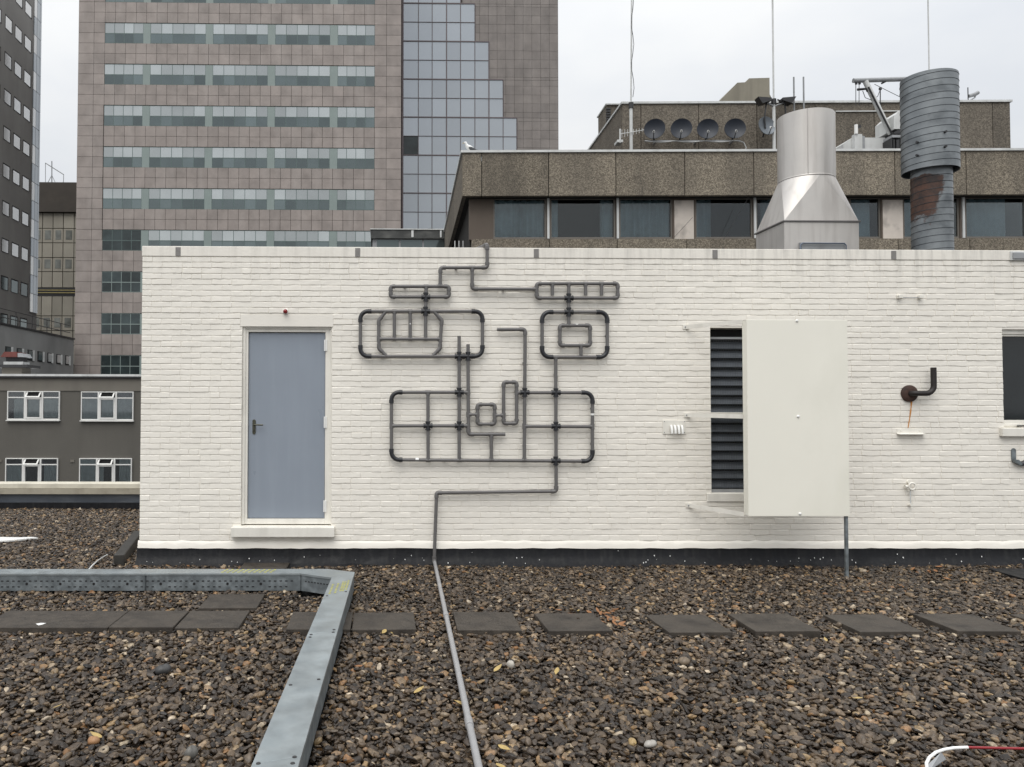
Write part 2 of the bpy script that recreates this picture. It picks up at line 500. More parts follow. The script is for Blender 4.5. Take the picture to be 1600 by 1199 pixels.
# uneven smeared plinth, lintel render, coping, upstand
g = MB(); n = 150; top = []; rp = random.Random(5)
for i in range(n+1):
    x = WX0 - 0.012 + (WX1 - WX0 + 0.012)*i/n
    zt = Z_PL + rp.uniform(-.012, .006); zm = (Z_PL+Z_BASE)/2 + rp.uniform(-.02, .02); zb = Z_BASE + rp.uniform(-.005, .004) - 0.004
    top.append([(x, JY, zt+.004), (x, -.004+rp.uniform(-.003,.002), zt-.006), (x, -.012+rp.uniform(-.004,.003), zm), (x, -.018+rp.uniform(-.003,.003), zb), (x, JY, zb-.002)])
for r_ in top: g.v += r_
for i in range(n):
    for j in range(4):
        a = i*5+j; g.f.append((a, a+1, a+6, a+5)[::-1])
g.build('plinth', M['paint'], house, smooth=50, tone=0.6)
g = MB(); prof = []
for i in range(n+1):
    x = WX0 - 0.02 + (WX1 - WX0 + 0.02)*i/n
    w1 = rp.uniform(-.003, .003)
    g.v += [(x, JY, Z_BASE-.004), (x, -.010+w1, Z_BASE-.006), (x, -.016+w1, Z_BASE*0.55+rp.uniform(-.008,.008)), (x, -.055+rp.uniform(-.008,.008), 0.03+rp.uniform(-.01,.01)), (x, -.16, -0.02)]
for i in range(n):
    for j in range(4):
        a = i*5+j; g.f.append((a, a+1, a+6, a+5)[::-1])
up_ = g.build('bitumen_upstand', M['bitumen'], house, smooth=40)
g = MB()
for i in range(70):
    x = rp.uniform(WX0+.1, 9.0); z = .03 + abs(rp.gauss(0, .045)); z = min(z, Z_BASE-.02); y = -.018 - .045*max(0, 1-(z-.03)/(Z_BASE*.45)); s_ = rp.uniform(.002, .007)
    g.add([(x-s_, y, z), (x+s_*.4, y-.001, z-s_*1.3), (x+s_, y, z+s_*.6), (x-s_*.2, y+.001, z+s_*1.5)], [(0,1,2,3)])
stuff(g.build('paint_flecks', M['whiteplastic'], up_))
g = MB(); g.box(LINT[0], LINT[1], 0.0008, 0.10, LINT[2]+.001, LINT[3]-.002); g.build('lintel', M['paint'], house, tone=0.45)
g = MB(); g.box(WX0-0.004, WX1+.02, -0.005, 0.30, Z_COP+.001, Z_TOP); coping = g.build('coping', M['paint'], house, bevel=0.006, tone=0.45)
g = MB(); g.box(WX0+0.3, WX1-0.3, 0.30, WD-.05, Z_COP-0.3, Z_COP-0.02); g.build('roof', M['bitumen'], house)
for px in (276, 558, 838.5, 1119, 1399.5):
    x = wx(px); g = MB(); g.box(x-.028, x+.028, -0.009, 0.02, Z_COP+.004, Z_TOP-.012); g.build('coping_clip', M['clip'], coping, bevel=0.002)

# door
fy = 0.075
FR = R4(382, 515.5, 513.5, 815)
LF = R4(387, 509.5, 518.5, 811, 0.09)
g = MB()
g.box(DOOR[0]+.001, LF[0]+.008, 0.045, 0.13, DOOR[2]+.012, DOOR[3]-.001)
g.box(LF[1]-.008, DOOR[1]-.001, 0.045, 0.13, DOOR[2]+.012, DOOR[3]-.001)
g.box(LF[0]+.008, LF[1]-.008, 0.045, 0.13, LF[3]-.008, DOOR[3]-.001)
g.box(LF[0]+.008, LF[1]-.008, 0.045, 0.13, DOOR[2]+.012, LF[2]+.006)
# stepped outer bead of the frame
g.box(DOOR[0]+.001, FR[0], 0.028, 0.045, DOOR[2]+.012, DOOR[3]-.001)
g.box(FR[1], DOOR[1]-.001, 0.028, 0.045, DOOR[2]+.012, DOOR[3]-.001)
g.box(FR[0], FR[1], 0.028, 0.045, FR[3], DOOR[3]-.001)
g.build('door_frame', M['white_trim'], house, bevel=0.003)
g = MB(); g.box(LF[0]+.012, LF[1]-.012, 0.075, 0.125, LF[2]+.012, LF[3]-.014)
leaf = g.build('door', M['door'], house, bevel=0.003)
for py in (540, 660, 791):
    z = wz(py, 508, 0.05); g = MB()
    g.box(LF[1]-.022, LF[1]+.012, 0.036, 0.0465, z-.062, z+.062)
    g.tube([(LF[1]-.014, .034, z-.062), (LF[1]-.014, .034, z+.062)], 0.008, 8)
    g.build('hinge', M['whiteplastic'], leaf)
hx = aty(397, 668, 0.07).x; hz = aty(397, 667, 0.07).z
g = MB(); pr = []
for a in range(0, 181, 20): pr.append((hx + .018*math.cos(R(a)), hz+.062 + .018*math.sin(R(a))))
for a in range(180, 361, 20): pr.append((hx + .018*math.cos(R(a)), hz-.066 + .018*math.sin(R(a))))
g.prism_y(pr[::-1], 0.068, 0.076); g.build('handle_plate', M['brass'], leaf)
g = MB(); g.tube([(hx, .072, hz+.022), (hx, .03, hz+.022), (hx+.012, .022, hz+.022), (hx+.105, .022, hz+.020)], .0085, 10); g.build('handle', M['brass'], leaf, smooth=50)
g = MB(); g.box(hx-.004, hx+.004, .0655, .069, hz-.055, hz-.030); g.build('keyhole', M['hole'], leaf)
g = MB(); g.box(SILL[0], SILL[1], -0.075, 0.14, SILL[2], SILL[3]-.012)
g.build('door_sill', M['white_trim'], house, bevel=0.006)

# louvred opening
g = MB(); g.box(LOUV[0], LOUV[1], 0.20, 0.22, LOUV[2], LOUV[3]); g.build('louvre_back', M['hole'], house)
lv = MB(); t = 0.02
lv.box(LOUV[0]+.001, LOUV[0]+t*.6, 0.07, 0.19, LOUV[2]+.001, LOUV[3]-.001); lv.box(LOUV[1]-t, LOUV[1]-.001, 0.07, 0.19, LOUV[2]+.001, LOUV[3]-.001)
zt = wz(528.5, 1135, .08); zbm = wz(766, 1135, .08)
lv.box(LOUV[0]+t*.6, LOUV[1]-t, 0.08, 0.12, zt-.012, zt+.012); lv.box(LOUV[0]+t*.6, LOUV[1]-t, 0.08, 0.12, LOUV[2]+.001, zbm+.010)
louvre = lv.build('louvre_frame', M['greymetal'], house)
zz = zt - 0.03; sm = MB(); sm.prism_x([(0.0,0.0),(0.05,0.075),(0.055,0.072),(0.005,-0.003)], 0, LOUV[1]-LOUV[0]-t*1.7)
sme = sm.mesh('slat', M['screen'])
while zz - 0.09 > zbm:
    inst('slat', sme, louvre, (LOUV[0]+t*.65, 0.10, zz-0.085)); zz -= 0.103
g = MB()                                         # bird mesh of fine wires
x = LOUV[0]+.03
while x < LOUV[0]+0.62: g.box(x, x+.0018, 0.086, 0.088, zbm, zt); x += .019
zz = zbm
while zz < zt: g.box(LOUV[0]+.015, LOUV[0]+0.62, 0.0885, 0.0905, zz, zz+.0018); zz += .019
stuff(g.build('wire_mesh', M['wire'], louvre))
zc0 = wz(648, 1135, .05)
g = MB(); g.box(LOUV[0]+.002, LOUV[1]-.002, 0.028, 0.075, zc0-.024, zc0+.024); g.build('crossbar', M['white_trim'], house, bevel=.002)
g = MB(); g.box(LSILL[0], LSILL[1], -0.012, 0.19, LSILL[2], LSILL[3]-.002); g.build('louvre_sill', M['white_trim'], house, bevel=.004)

# window at the end of the wall
g = MB(); a, b_, c, d = WIND
g.box(a+.001, a+.012, 0.05, 0.12, c+.001, d-.001); g.box(b_-.05, b_-.001, 0.05, 0.12, c+.001, d-.001)
g.box(a+.012, b_-.05, 0.05, 0.12, d-.075, d-.001); g.box(a+.012, b_-.05, 0.05, 0.12, c+.001, c+.085)
g.box(a+.012, b_-.05, 0.035, 0.05, d-.05, d-.001); g.box(a+.012, b_-.05, 0.04, 0.05, c+.02, c+.045)
wf = g.build('window', M['white_trim'], house, bevel=.003)
g = MB(); g.box(a+.012, b_-.05, 0.095, 0.10, c+.085, d-.075); g.build('pane', M['darkglass'], wf)
g = MB(); g.tube([(a+.17,.03,c+.02),(a+.27,.0,c+.024),(a+.285,-.005,c+.05),(a+.29,.02,c+.07)], .009, 8); g.build('window_stay', M['blackiron'], wf)
g = MB(); g.box(WSILL[0], WSILL[1], -0.05, 0.12, WSILL[2], WSILL[3]-.003); g.build('window_sill', M['white_trim'], house, bevel=.004)

# ------------------------------------------------------------------ pipe artwork
art = thing('pipe_artwork', 'grey plastic pipes and black fittings forming loops and grids on the white brick wall', 'pipe sculpture', (aty(679, 877, -.055).x, -.055, 0.02))
PY = -0.055
PR = 0.0192
def Zp(x, y): return aty(540 + x/3.241, 370 + y/3.241, PY)
def pipe(a, b, r=PR, m='pvc', n=14):
    return MB().tube([a, b], r, n).build('pipe', M[m], art, smooth=50)
def elbow(c, da, db, rad=0.030, black=False, sock=0.030):
    """bend at corner c between unit directions da and db (pointing away from the corner)"""
    da = Vector(da).normalized(); db = Vector(db).normalized()
    c = Vector(c); pts = []
    s_, e_ = c + da*rad, c + db*rad
    for i in range(9):
        t_ = i/8; pts.append(s_*(1-t_)**2 + c*2*t_*(1-t_)*0.5 + e_*t_**2 + ((s_+e_)*0.5)*(2*t_*(1-t_)*0.5)) if False else None
    ctr = c + da*rad + db*rad
    pts = []
    for i in range(9):
        th = math.pi/2*i/8
        pts.append(ctr - db*rad*math.cos(th) - da*rad*math.sin(th)) if abs(da.dot(db)) < 0.3 else pts.append(s_*(1-i/8)**2 + c*2*(i/8)*(1-i/8) + e_*(i/8)**2)
    r = 0.0222 if not black else 0.0238
    g = MB(); g.tube(pts, r, 14)
    g.tube([s_ - da*.002, s_ + da*sock], r*1.10, 14); g.tube([e_ - db*.002, e_ + db*sock], r*1.10, 14)
    return g.build('elbow', M['pvc_black' if black else 'pvc'], art, smooth=50)
UX, UZ = Vector((1,0,0)), Vector((0,0,1))
def cross(c, s=0.048):
    c = Vector(c); g = MB()
    g.tube([c-UX*s, c+UX*s], 0.0245, 14); g.tube([c-UZ*s, c+UZ*s], 0.0245, 14)
    for d in (UX, -UX, UZ, -UZ): g.tube([c+d*(s-.013), c+d*s*1.005], 0.0285, 14)
    return g.build('cross_fitting', M['pvc_black'], art, smooth=50)
def tee(c, d, s=0.034):
    c = Vector(c); d = Vector(d); a = UX if abs(d.z) > .5 else UZ
    g = MB(); g.tube([c-a*s, c+a*s], 0.0226, 14); g.tube([c, c+d*s*1.15], 0.0226, 14)
    return g.build('tee_fitting', M['pvc'], art, smooth=50)
def rect(x0, y0, x1, y1, rad=0.026, black=False, sock=0.024, skip=()):
    A, B, C_, D = Zp(x0,y0), Zp(x1,y0), Zp(x1,y1), Zp(x0,y1)
    for k, (p, q) in enumerate(((A,B),(B,C_),(C_,D),(D,A))):
        if k in skip: continue
        d = (q-p).normalized(); pipe(p + d*rad, q - d*rad)
    elbow(A, B-A, D-A, rad, black, sock); elbow(B, A-B, C_-B, rad, black, sock)
    elbow(C_, B-C_, D-C_, rad, black, sock); elbow(D, A-D, C_-D, rad, black, sock)
# riser from the coping
a = Zp(717, 40); b_ = Zp(717, 157); c = Zp(480, 157); d = Zp(479, 250)
pipe(a, b_ + UZ*.03); elbow(b_, UZ, -UX); pipe(b_ - UX*.03, c + UX*.03); elbow(c, UX, -UZ); pipe(c - UZ*.03, d); tee(d, UZ, .026)
elbow(a, -UZ, Vector((-.35, 1, 0)), .026); pipe(a + Vector((-.01,.03,0)), a + Vector((-.22, .62, 0)))
t1 = Zp(641, 157); t2 = Zp(641, 265); t3 = Zp(966, 266)
tee(t1, -UZ); pipe(t1 - UZ*.03, t2 + UZ*.03); elbow(t2, UZ, UX); pipe(t2 + UX*.03, t3); tee(t3, -UX)
# brows
rect(228, 252, 523, 305); rect(968, 238, 1378, 311)
p = Zp(408, 252); q = Zp(405, 378); pipe(p, q); tee(p, -UZ, .026); cross(Zp(406, 306)); cross(q)
for x in (1047, 1215, 1296):
    p = Zp(x, 238); pipe(p, Zp(x, 298)); tee(p, -UZ, .024)
p = Zp(1130, 238); pipe(p, Zp(1130, 446)); tee(p, -UZ, .026); cross(Zp(1130, 311)); cross(Zp(1130, 382))
# eyes
rect(75, 378, 693, 606, 0.085, True, 0.035); rect(995, 382, 1325, 610, 0.085, True, 0.035)
def poly(pts):
    P_ = [Zp(*p) for p in pts]
    for i in range(len(P_)-1): pipe(P_[i], P_[i+1])
    for i in range(1, len(P_)-1):
        da = (P_[i-1]-P_[i]).normalized(); db = (P_[i+1]-P_[i]).normalized()
        g = MB(); g.tube([P_[i]+da*.05, P_[i]+da*.008, P_[i]+db*.008, P_[i]+db*.05], .0225, 14); g.build('elbow', M['pvc'], art, smooth=50)
poly([(203, 380), (168, 425), (168, 518)]); poly([(168, 518), (169, 567), (208, 605)])
poly([(448, 380), (487, 424), (480, 520)]); poly([(480, 520), (478, 567), (440, 605)])
pipe(Zp(168, 518), Zp(480, 519)); tee(Zp(168, 518), UX, .03); tee(Zp(480, 519), -UX, .03)
for x in (247, 327, 405):
    pipe(Zp(x, 378), Zp(x, 511)); tee(Zp(x, 518), UZ, .02)
    if x != 405: tee(Zp(x, 378), -UZ, .024)
rect(1085, 450, 1238, 551); tee(Zp(1130, 450), UZ, .024); tee(Zp(1192, 551), -UZ, .024); pipe(Zp(1192, 551), Zp(1192, 602))
# nose columns
pipe(Zp(575, 503), Zp(575, 1124)); pipe(Zp(620, 545), Zp(622, 995))
cross(Zp(575, 606)); cross(Zp(620, 606))
c = Zp(622, 1001); elbow(c, UZ, UX); pipe(c + UX*.03, Zp(808, 1001)); tee(Zp(738, 1001), -UZ, .028); pipe(Zp(738, 1001), Zp(738, 1124)); tee(Zp(738, 1131), UZ, .024)
c = Zp(909, 470); pipe(Zp(767, 470), c - UX*.03); elbow(c, -UX, -UZ); pipe(c - UZ*.03, Zp(905, 1124)); cross(Zp(907, 789))
# mouth
fr = [Zp(232, 788), Zp(1250, 790), Zp(1250, 1137), Zp(232, 1130)]
rd = .085
elbow(fr[0], UX, -UZ, rd, True, .035); elbow(fr[1], -UX, -UZ, rd, True, .035); elbow(fr[2], UZ, -UX, rd, True, .035); elbow(fr[3], UZ, UX, rd, True, .035)
pipe(fr[0]+UX*rd, Zp(620, 788)); pipe(Zp(870, 790), fr[1]-UX*rd); pipe(fr[1]-UZ*rd, fr[2]+UZ*rd); pipe(fr[2]-UX*rd, fr[3]+UX*rd); pipe(fr[0]-UZ*rd, fr[3]+UZ*rd)
cross(Zp(575, 788)); cross(Zp(1065, 790)); cross(Zp(1065, 960)); cross(Zp(1064, 1135)); cross(Zp(417, 958)); cross(Zp(575, 958))
tee(Zp(621, 789), -UX, .03); tee(Zp(621, 958), -UX, .03)
pipe(Zp(232, 958), Zp(620, 958)); tee(Zp(232, 958), UX, .03); pipe(Zp(905, 960), Zp(1250, 962)); tee(Zp(905, 960), UX, .03); tee(Zp(1250, 962), -UX, .03)
pipe(Zp(417, 788), Zp(418, 1124)); tee(Zp(417, 788), -UZ, .03)
for x in (418, 577, 905): tee(Zp(x, 1132), UZ, .024)
rect(668, 850, 755, 949); rect(800, 737, 866, 946)
pipe(Zp(622, 901), Zp(668, 901), .014); tee(Zp(621, 901), UX, .03); tee(Zp(668, 901), -UX, .024)
pipe(Zp(755, 905), Zp(800, 905), .014); tee(Zp(755, 905), UX, .024); tee(Zp(800, 905), -UX, .024); tee(Zp(866, 790), UX, .024)
# drain line down the wall and out over the gravel
k1 = aty(869, 768, PY); k2 = aty(682, 770, PY); k3 = aty(678.5, 874, PY)
pipe(Zp(1064, 612), Vector((k1.x, PY, k1.z+.03))); tee(Zp(1064, 611), -UZ, .03)
elbow(k1, UZ, -UX, .026); pipe(k1-UX*.03, k2+UX*.03); elbow(k2, UX, -UZ, .026)
pipe(k2-UZ*.03, k3)
gp = [(679, 880), (697, 962), (716, 1050), (733, 1130), (748, 1199), (766, 1275)]
GP = [atz(x, y, .050) for x, y in gp]
GP[0] = Vector((k3.x, -.075, .058))
MB().tube([k3 + UZ*.03, k3 - UZ*.01, GP[0], GP[0] + (GP[1]-GP[0]).normalized()*.06], .0235, 14).build('elbow', M['pvc'], art, smooth=60)
for i in range(len(GP)-1):
    MB().tube([GP[i], GP[i+1]], PR*1.02, 14).build('pipe', M['pvc_pale'], art, smooth=50)
for i in (1, 3):
    d = (GP[i+1]-GP[i]).normalized()
    MB().tube([GP[i]-d*.045, GP[i]+d*.045], PR*1.22, 14).build('coupling', M['pvc_pale'], art, smooth=50)
# saddle clips that hold the pipes off the wall, and maker's labels
for x, y in ((560,157),(300,252),(1300,238),(75,490),(693,490),(995,500),(1325,500),(232,870),(232,1050),(1250,870),(1250,1050),(418,1050),(577,870),(905,640),(1064,700),(905,1060),(800,266),(500,1130),(1160,1135),(738,1060),(168,470),(1085,500),(668,900),(800,840)):
    p = Zp(x, y); MB().box(p.x-.010, p.x+.010, PY+.012, 0.004, p.z-.010, p.z+.010).build('pipe_clip', M['pvc_black'], art)
for x, y, w, h in ((362, 1129, 17, 5), (1250, 900, 4, 10), (327, 442, 6, 4), (1170, 444, 4, 6)):
    p = Zp(x, y); s_ = .00105
    g = MB()
    if w > h: g.tube([p-UX*w*s_, p+UX*w*s_], PR*1.03, 14)
    else: g.tube([p-UZ*h*s_, p+UZ*h*s_], PR*1.03, 14)
    g.build('label_sticker', M['whiteplastic'], art, smooth=50)

# ------------------------------------------------------------------ screen box on arms in front of the louvre
SY = -0.70
sx0 = aty(1168, 650, SY).x; sx1 = aty(1326, 650, SY).x; sz0 = aty(1248, 807, SY).z; sz1 = aty(1248, 500, SY).z
box = thing('panel_screen', 'large flat cream metal panel screen on wall arms in front of the louvre', 'panel', (sx1, SY+.04, 0))
g = MB(); g.box(sx0, sx1, SY, SY+.012, sz0, sz1); fp = g.build('front_panel', M['panel'], box, bevel=.003)
g = MB(); g.box(sx0+.004, sx0+.020, SY+.013, SY+.105, sz0+.004, sz1-.004); g.build('side_panel', M['panel'], box)
g = MB(); g.box(sx1-.020, sx1-.004, SY+.013, SY+.105, sz0+.004, sz1-.004); g.build('side_panel', M['panel'], box)
g = MB(); g.box(sx0+.021, sx1-.021, SY+.013, SY+.105, sz1-.020, sz1-.004); g.build('top_panel', M['panel'], box)
for px, py in ((1245, 501.5), (1247, 651), (1250, 803)):
    p = aty(px, py, SY); g = MB(); g.lathe([(0.015,0),(0.014,.006),(.007,.011),(0.0005,.012)], n=12)
    me = g.mesh('screw', M['whiteplastic'], smooth=50); inst('screw', me, fp, (p.x, SY, p.z), (R(90), 0, 0))
for (ax, ay, by) in ((1072, 511, 503), (1074, 649, 651), (1077, 790, 804)):
    A = aty(ax, ay, -0.012); B = Vector((sx0+.003, SY+.09, aty(1160, by, SY+.09).z))
    g = MB()
    up_ = UZ*.022
    dx = (B-A); nrm = Vector((-dx.y, dx.x, 0)).normalized()*.0035
    vs = [A-up_-nrm, B-up_-nrm, B+up_-nrm, A+up_-nrm, A-up_+nrm, B-up_+nrm, B+up_+nrm, A+up_+nrm]
    g.add(vs, [(0,1,2,3),(7,6,5,4),(0,4,5,1),(1,5,6,2),(2,6,7,3),(3,7,4,0)])
    g.box(A.x-.035, A.x+.035, -0.010, 0.004, A.z-.024, A.z+.024)
    ar = g.build('wall_arm', M['white_trim'], box)
    g = MB(); g.tube([(A.x-.008, -.017, A.z), (A.x-.008, -.009, A.z)], .007, 8); g.build('bolt', M['greymetal'], ar)
lp = atz(1324, 903, 0.0)
g = MB(); g.box(sx1-.038, sx1-.010, SY+.014, SY+.042, -.02, sz0+.2); g.build('leg', M['galv_dull'], box, bevel=.002)

# ------------------------------------------------------------------ small fixtures on the wall
p = aty(446, 487, -.02)
al = thing('alarm_lamp', 'small dark red round alarm lamp above the blue grey door', 'lamp', (p.x, 0, p.z))
g = MB(); g.lathe([(.030,0),(.030,.012),(.024,.016)], n=18, cap=True); o = inst('base', g.mesh('base', M['whiteplastic'], 40), al, (p.x, 0.002, p.z), (R(90),0,0))
g = MB(); g.lathe([(.024,.014),(.0255,.028),(.022,.046),(.012,.058),(.0005,.061)], n=18); inst('lens', g.mesh('lens', M['red'], 50), al, (p.x, 0.0, p.z), (R(90),0,0))

v = R4(1035.5, 1071, 657, 678.5)
ve = thing('wall_vent', 'small cream wall vent with four curved hoods on a square plate', 'vent', ((v[0]+v[1])/2, 0, v[2]))
g = MB(); g.box(v[0], v[1], -.010, .003, v[2], v[3]); g.build('plate', M['white_trim'], ve, bevel=.002)
for i in range(4):
    xc = v[0] + (v[1]-v[0])*(.32+.155*i); zz = v[2]+.006; pts = []
    for k in range(7):
        a = R(90*k/6); pts.append((xc + .004*k/6, -.012 - .048*math.cos(a)*1.0, zz + .088*math.sin(a)))
    MB().tube(pts, [.0125,.0135,.0138,.0135,.013,.012,.008], 10).build('hood', M['whiteplastic'], ve, smooth=60)
for sx_, sz_ in ((.06,.12),(.94,.12),(.06,.92),(.94,.92)):
    q = Vector((v[0]+(v[1]-v[0])*sx_, 0, v[2]+(v[3]-v[2])*sz_)); MB().tube([q+Vector((0,-.013,0)), q+Vector((0,-.008,0))], .005, 8).build('screw', M['greymetal'], ve)

c = aty(1423, 615, -.03)
fl = thing('flue_pipe', 'black iron bent pipe on a rusty round flange on the white wall', 'pipe', (c.x, 0, c.z))
g = MB(); g.lathe([(.0005,-.001),(.045,0),(.084,.004),(.092,.012),(.092,.030),(.090,.036)], n=32); inst('flange', g.mesh('flange', M['rust'], 40), fl, (c.x, -.03, c.z), (R(-90),0,0))
g = MB(); pts = [(c.x, -.025, c.z), (c.x, -.060, c.z), (c.x+.02, -.08, c.z+.001), (c.x+.07, -.08, c.z), (c.x+.14, -.08, c.z)]
e = aty(1458.5, 574.5, -.08)
for k in range(1, 8):
    a = R(90*k/7); pts.append((e.x-.085+.085*math.sin(a), -.08, c.z+.085-.085*math.cos(a)))
pts.append((e.x, -.08, e.z)); g.tube(pts, .029, 14); g.build('bent_pipe', M['blackiron'], fl, smooth=60)
g = MB(); rr = random.Random(2); a0 = aty(1424.5, 627, -.004); b0 = aty(1419, 669, -.004)
for i in range(12):
    t_ = i/11; w = .008*(1-t_*.3) + rr.uniform(-.002,.002); x = a0.x+(b0.x-a0.x)*(t_**1.3); z = a0.z+(b0.z-a0.z)*t_
    g.v += [(x-w, -.0030, z), (x, -.0052, z), (x+w, -.0030, z)]
for i in range(11):
    for j in range(2): a = i*3+j; g.f.append((a, a+1, a+4, a+3)[::-1])
g.build('rust_run', M['orange'], fl, smooth=80)

v = R4(1401, 1442.5, 670, 679)
wb = thing('wall_bracket', 'flat cream steel bracket below the rusty round flange', 'bracket', ((v[0]+v[1])/2, 0, v[2]))
g = MB(); g.prism_x([(.003, v[3]), (-.006, v[3]), (-.006, v[2]+.012), (-.055, v[2]+.006), (-.055, v[2]), (.003, v[2])], v[0], v[1]); g.build('plate', M['white_trim'], wb, bevel=.002)
for q in (.14, .86): MB().tube([(v[0]+(v[1]-v[0])*q, -.012, v[3]-.02), (v[0]+(v[1]-v[0])*q, -.004, v[3]-.02)], .009, 8).build('bolt', M['white_trim'], wb)
v = R4(1400, 1440, 461, 467.5)
wh = thing('wire_holder', 'thin cream wire holder on two lugs high on the wall', 'bracket', ((v[0]+v[1])/2, 0, v[2]))
for q in (.1, .9): x = v[0]+(v[1]-v[0])*q; MB().box(x-.022, x+.022, -.045, .003, v[2]+.004, v[2]+.042).build('lug', M['white_trim'], wh, bevel=.004)
pts = [(v[0]+(v[1]-v[0])*t_, -.03, v[2]+.022-.012*math.sin(math.pi*t_)) for t_ in [i/8 for i in range(9)]]
MB().tube(pts, .004, 8).build('wire', M['greymetal'], wh, smooth=60)
c = aty(1422, 760, -.03)
tp = thing('wall_tap', 'cream painted ring valve with a hanging rod on the wall', 'valve', (c.x, 0, c.z-.2))
ring = [(c.x+.012+.036*math.cos(R(a)), -.045, c.z+.036*math.sin(R(a))) for a in range(0, 361, 20)]
MB().tube(ring, .010, 8, cap=False).build('ring', M['white_trim'], tp, smooth=60)
MB().tube([(c.x-.055,-.03,c.z-.005),(c.x-.01,-.03,c.z)], [.02,.014], 10).build('valve_body', M['white_trim'], tp, smooth=60)
MB().tube([(c.x+.0,-.02,c.z+.045),(c.x,.002,c.z+.045)], .02, 10).build('wall_rose', M['white_trim'], tp)
MB().tube([(c.x,-.03,c.z-.02),(c.x+.004,-.03,c.z-.20)], .006, 8).build('rod', M['palemetal'], tp)
MB().tube([(c.x+.004,-.045,c.z-.205),(c.x+.004,.002,c.z-.205)], .014, 10).build('rod_end', M['white_trim'], tp)
c = aty(1584, 704, -.01)
cb = thing('cranked_bracket', 'grey galvanised cranked bracket with dark clamp under the end window', 'bracket', (c.x, 0, c.z-.15))
g = MB(); pr = [(c.x-.024, c.z-.10), (c.x+.024, c.z-.10)] + [(c.x+.024*math.cos(R(a)), c.z+.024*math.sin(R(a))) for a in range(0, 181, 30)]
g.prism_y(pr[::-1] if False else pr, -.012, .003); g.build('plate', M['galv_dull'], cb)
g = MB(); g.prism_y([(c.x-.024, c.z-.105), (c.x-.012, c.z-.13), (c.x+.055, c.z-.165), (c.x+.065, c.z-.145), (c.x+.024, c.z-.10)], -.05, .0); g.build('arm', M['galv_dull'], cb)
MB().tube([(c.x+.06,-.03,c.z-.15),(c.x+.11,-.03,c.z-.135),(c.x+.2,-.03,c.z-.137)], [.022,.034,.034], 12).build('clamp', M['darkmetal'], cb, smooth=50)
x0 = wx(1581.5)
cl = thing('coping_lamp', 'grey metal bulkhead lamp box fixed at the coping end', 'lamp', (x0+.1, 0, Z_COP))
z0_, z1_ = wz(407.5, 1590), wz(393.5, 1590)
g = MB(); g.box(x0, x0+.32, -.024, -.004, z0_, z1_); g.build('frame', M['palemetal'], cl, bevel=.002)
g = MB(); g.box(x0+.016, x0+.304, -.038, -.025, z0_+.014, z1_-.014); g.build('lens', M['greymetal'], cl, bevel=.006)

# ------------------------------------------------------------------ galvanised cable trunking
TH, TB = 0.175, 0.012
def tr_(px, py): return atz(px, py, TH)
fl_l = tr_(0, 896.5); bk_l = tr_(0, 890.5)
yF = -8.4 + 1.0*0; yF = tr_(240, 896).y; yB = tr_(240, 889.2).y
i1 = tr_(470, 894.5); i1.y = yF; o1 = tr_(512, 888.5); o1.y = yB
i2 = tr_(518, 902.5); o2 = tr_(554.5, 894)
eL = tr_(391, 1199); eR = tr_(466, 1199)
dl = (eL - i2).normalized(); dr_ = (eR - o2).normalized()
tray = thing('cable_trunking', 'galvanised steel cable trunking with lid bending round a corner on the gravel', 'cable trunking', ((i2.x+o2.x)/2, (i2.y+o2.y)/2, 0))
XL = -6.4
A_poly = [(XL, yF), (i1.x, yF), (o1.x, yB), (XL, yB)]
C_poly = [(i1.x, yF), (i2.x, i2.y), (o2.x, o2.y), (o1.x, yB)]
far = 2.2
B_poly = [(i2.x, i2.y), (eL.x+dl.x*far, eL.y+dl.y*far), (eR.x+dr_.x*far, eR.y+dr_.y*far), (o2.x, o2.y)]
def inset(poly, d):
    cx = sum(p[0] for p in poly)/len(poly); cy = sum(p[1] for p in poly)/len(poly); n_ = len(poly); res = []
    area = sum(poly[i][0]*poly[(i+1)%n_][1]-poly[(i+1)%n_][0]*poly[i][1] for i in range(n_))
    sg = 1 if area > 0 else -1
    for i in range(n_):
        p0, p1, p2 = (Vector(poly[i-1]), Vector(poly[i]), Vector(poly[(i+1)%n_]))
        e1 = (p1-p0).normalized(); e2 = (p2-p1).normalized()
        n1 = Vector((-e1.y, e1.x))*sg; n2 = Vector((-e2.y, e2.x))*sg
        b = (n1+n2); b = b/(b.dot(n1)) if abs(b.dot(n1)) > .2 else n1
        q = p1 + b*d; res.append((q.x, q.y))
    return res
def ccw(poly):
    a = sum(poly[i][0]*poly[(i+1)%len(poly)][1]-poly[(i+1)%len(poly)][0]*poly[i][1] for i in range(len(poly)))
    return poly if a > 0 else poly[::-1]
# split the long run into lids of about 2 m
def lerp(p, q, t_): return (p[0]+(q[0]-p[0])*t_, p[1]+(q[1]-p[1])*t_)
def sect(poly, k0, k1):            # poly = [a0, a1, b1, b0] strip
    a0, a1, b1, b0 = poly
    return [lerp(a0,a1,k0), lerp(a0,a1,k1), lerp(b0,b1,k1), lerp(b0,b1,k0)]
for poly, cuts in ((A_poly, (0, .37, .745, 1)), (C_poly, (0, 1)), (B_poly, (0, .30, .62, 1))):
    for k0, k1 in zip(cuts, cuts[1:]):
        pl = ccw(sect(poly, k0, k1))
        g = MB(); g.prism_z(inset(pl, .0012), TH-.022, TH); lid = g.build('lid', M['galv'], tray, bevel=.002)
        g = MB(); g.prism_z(inset(pl, .006), TB, TH-.023); g.build('duct', M['galv_dull'], tray)
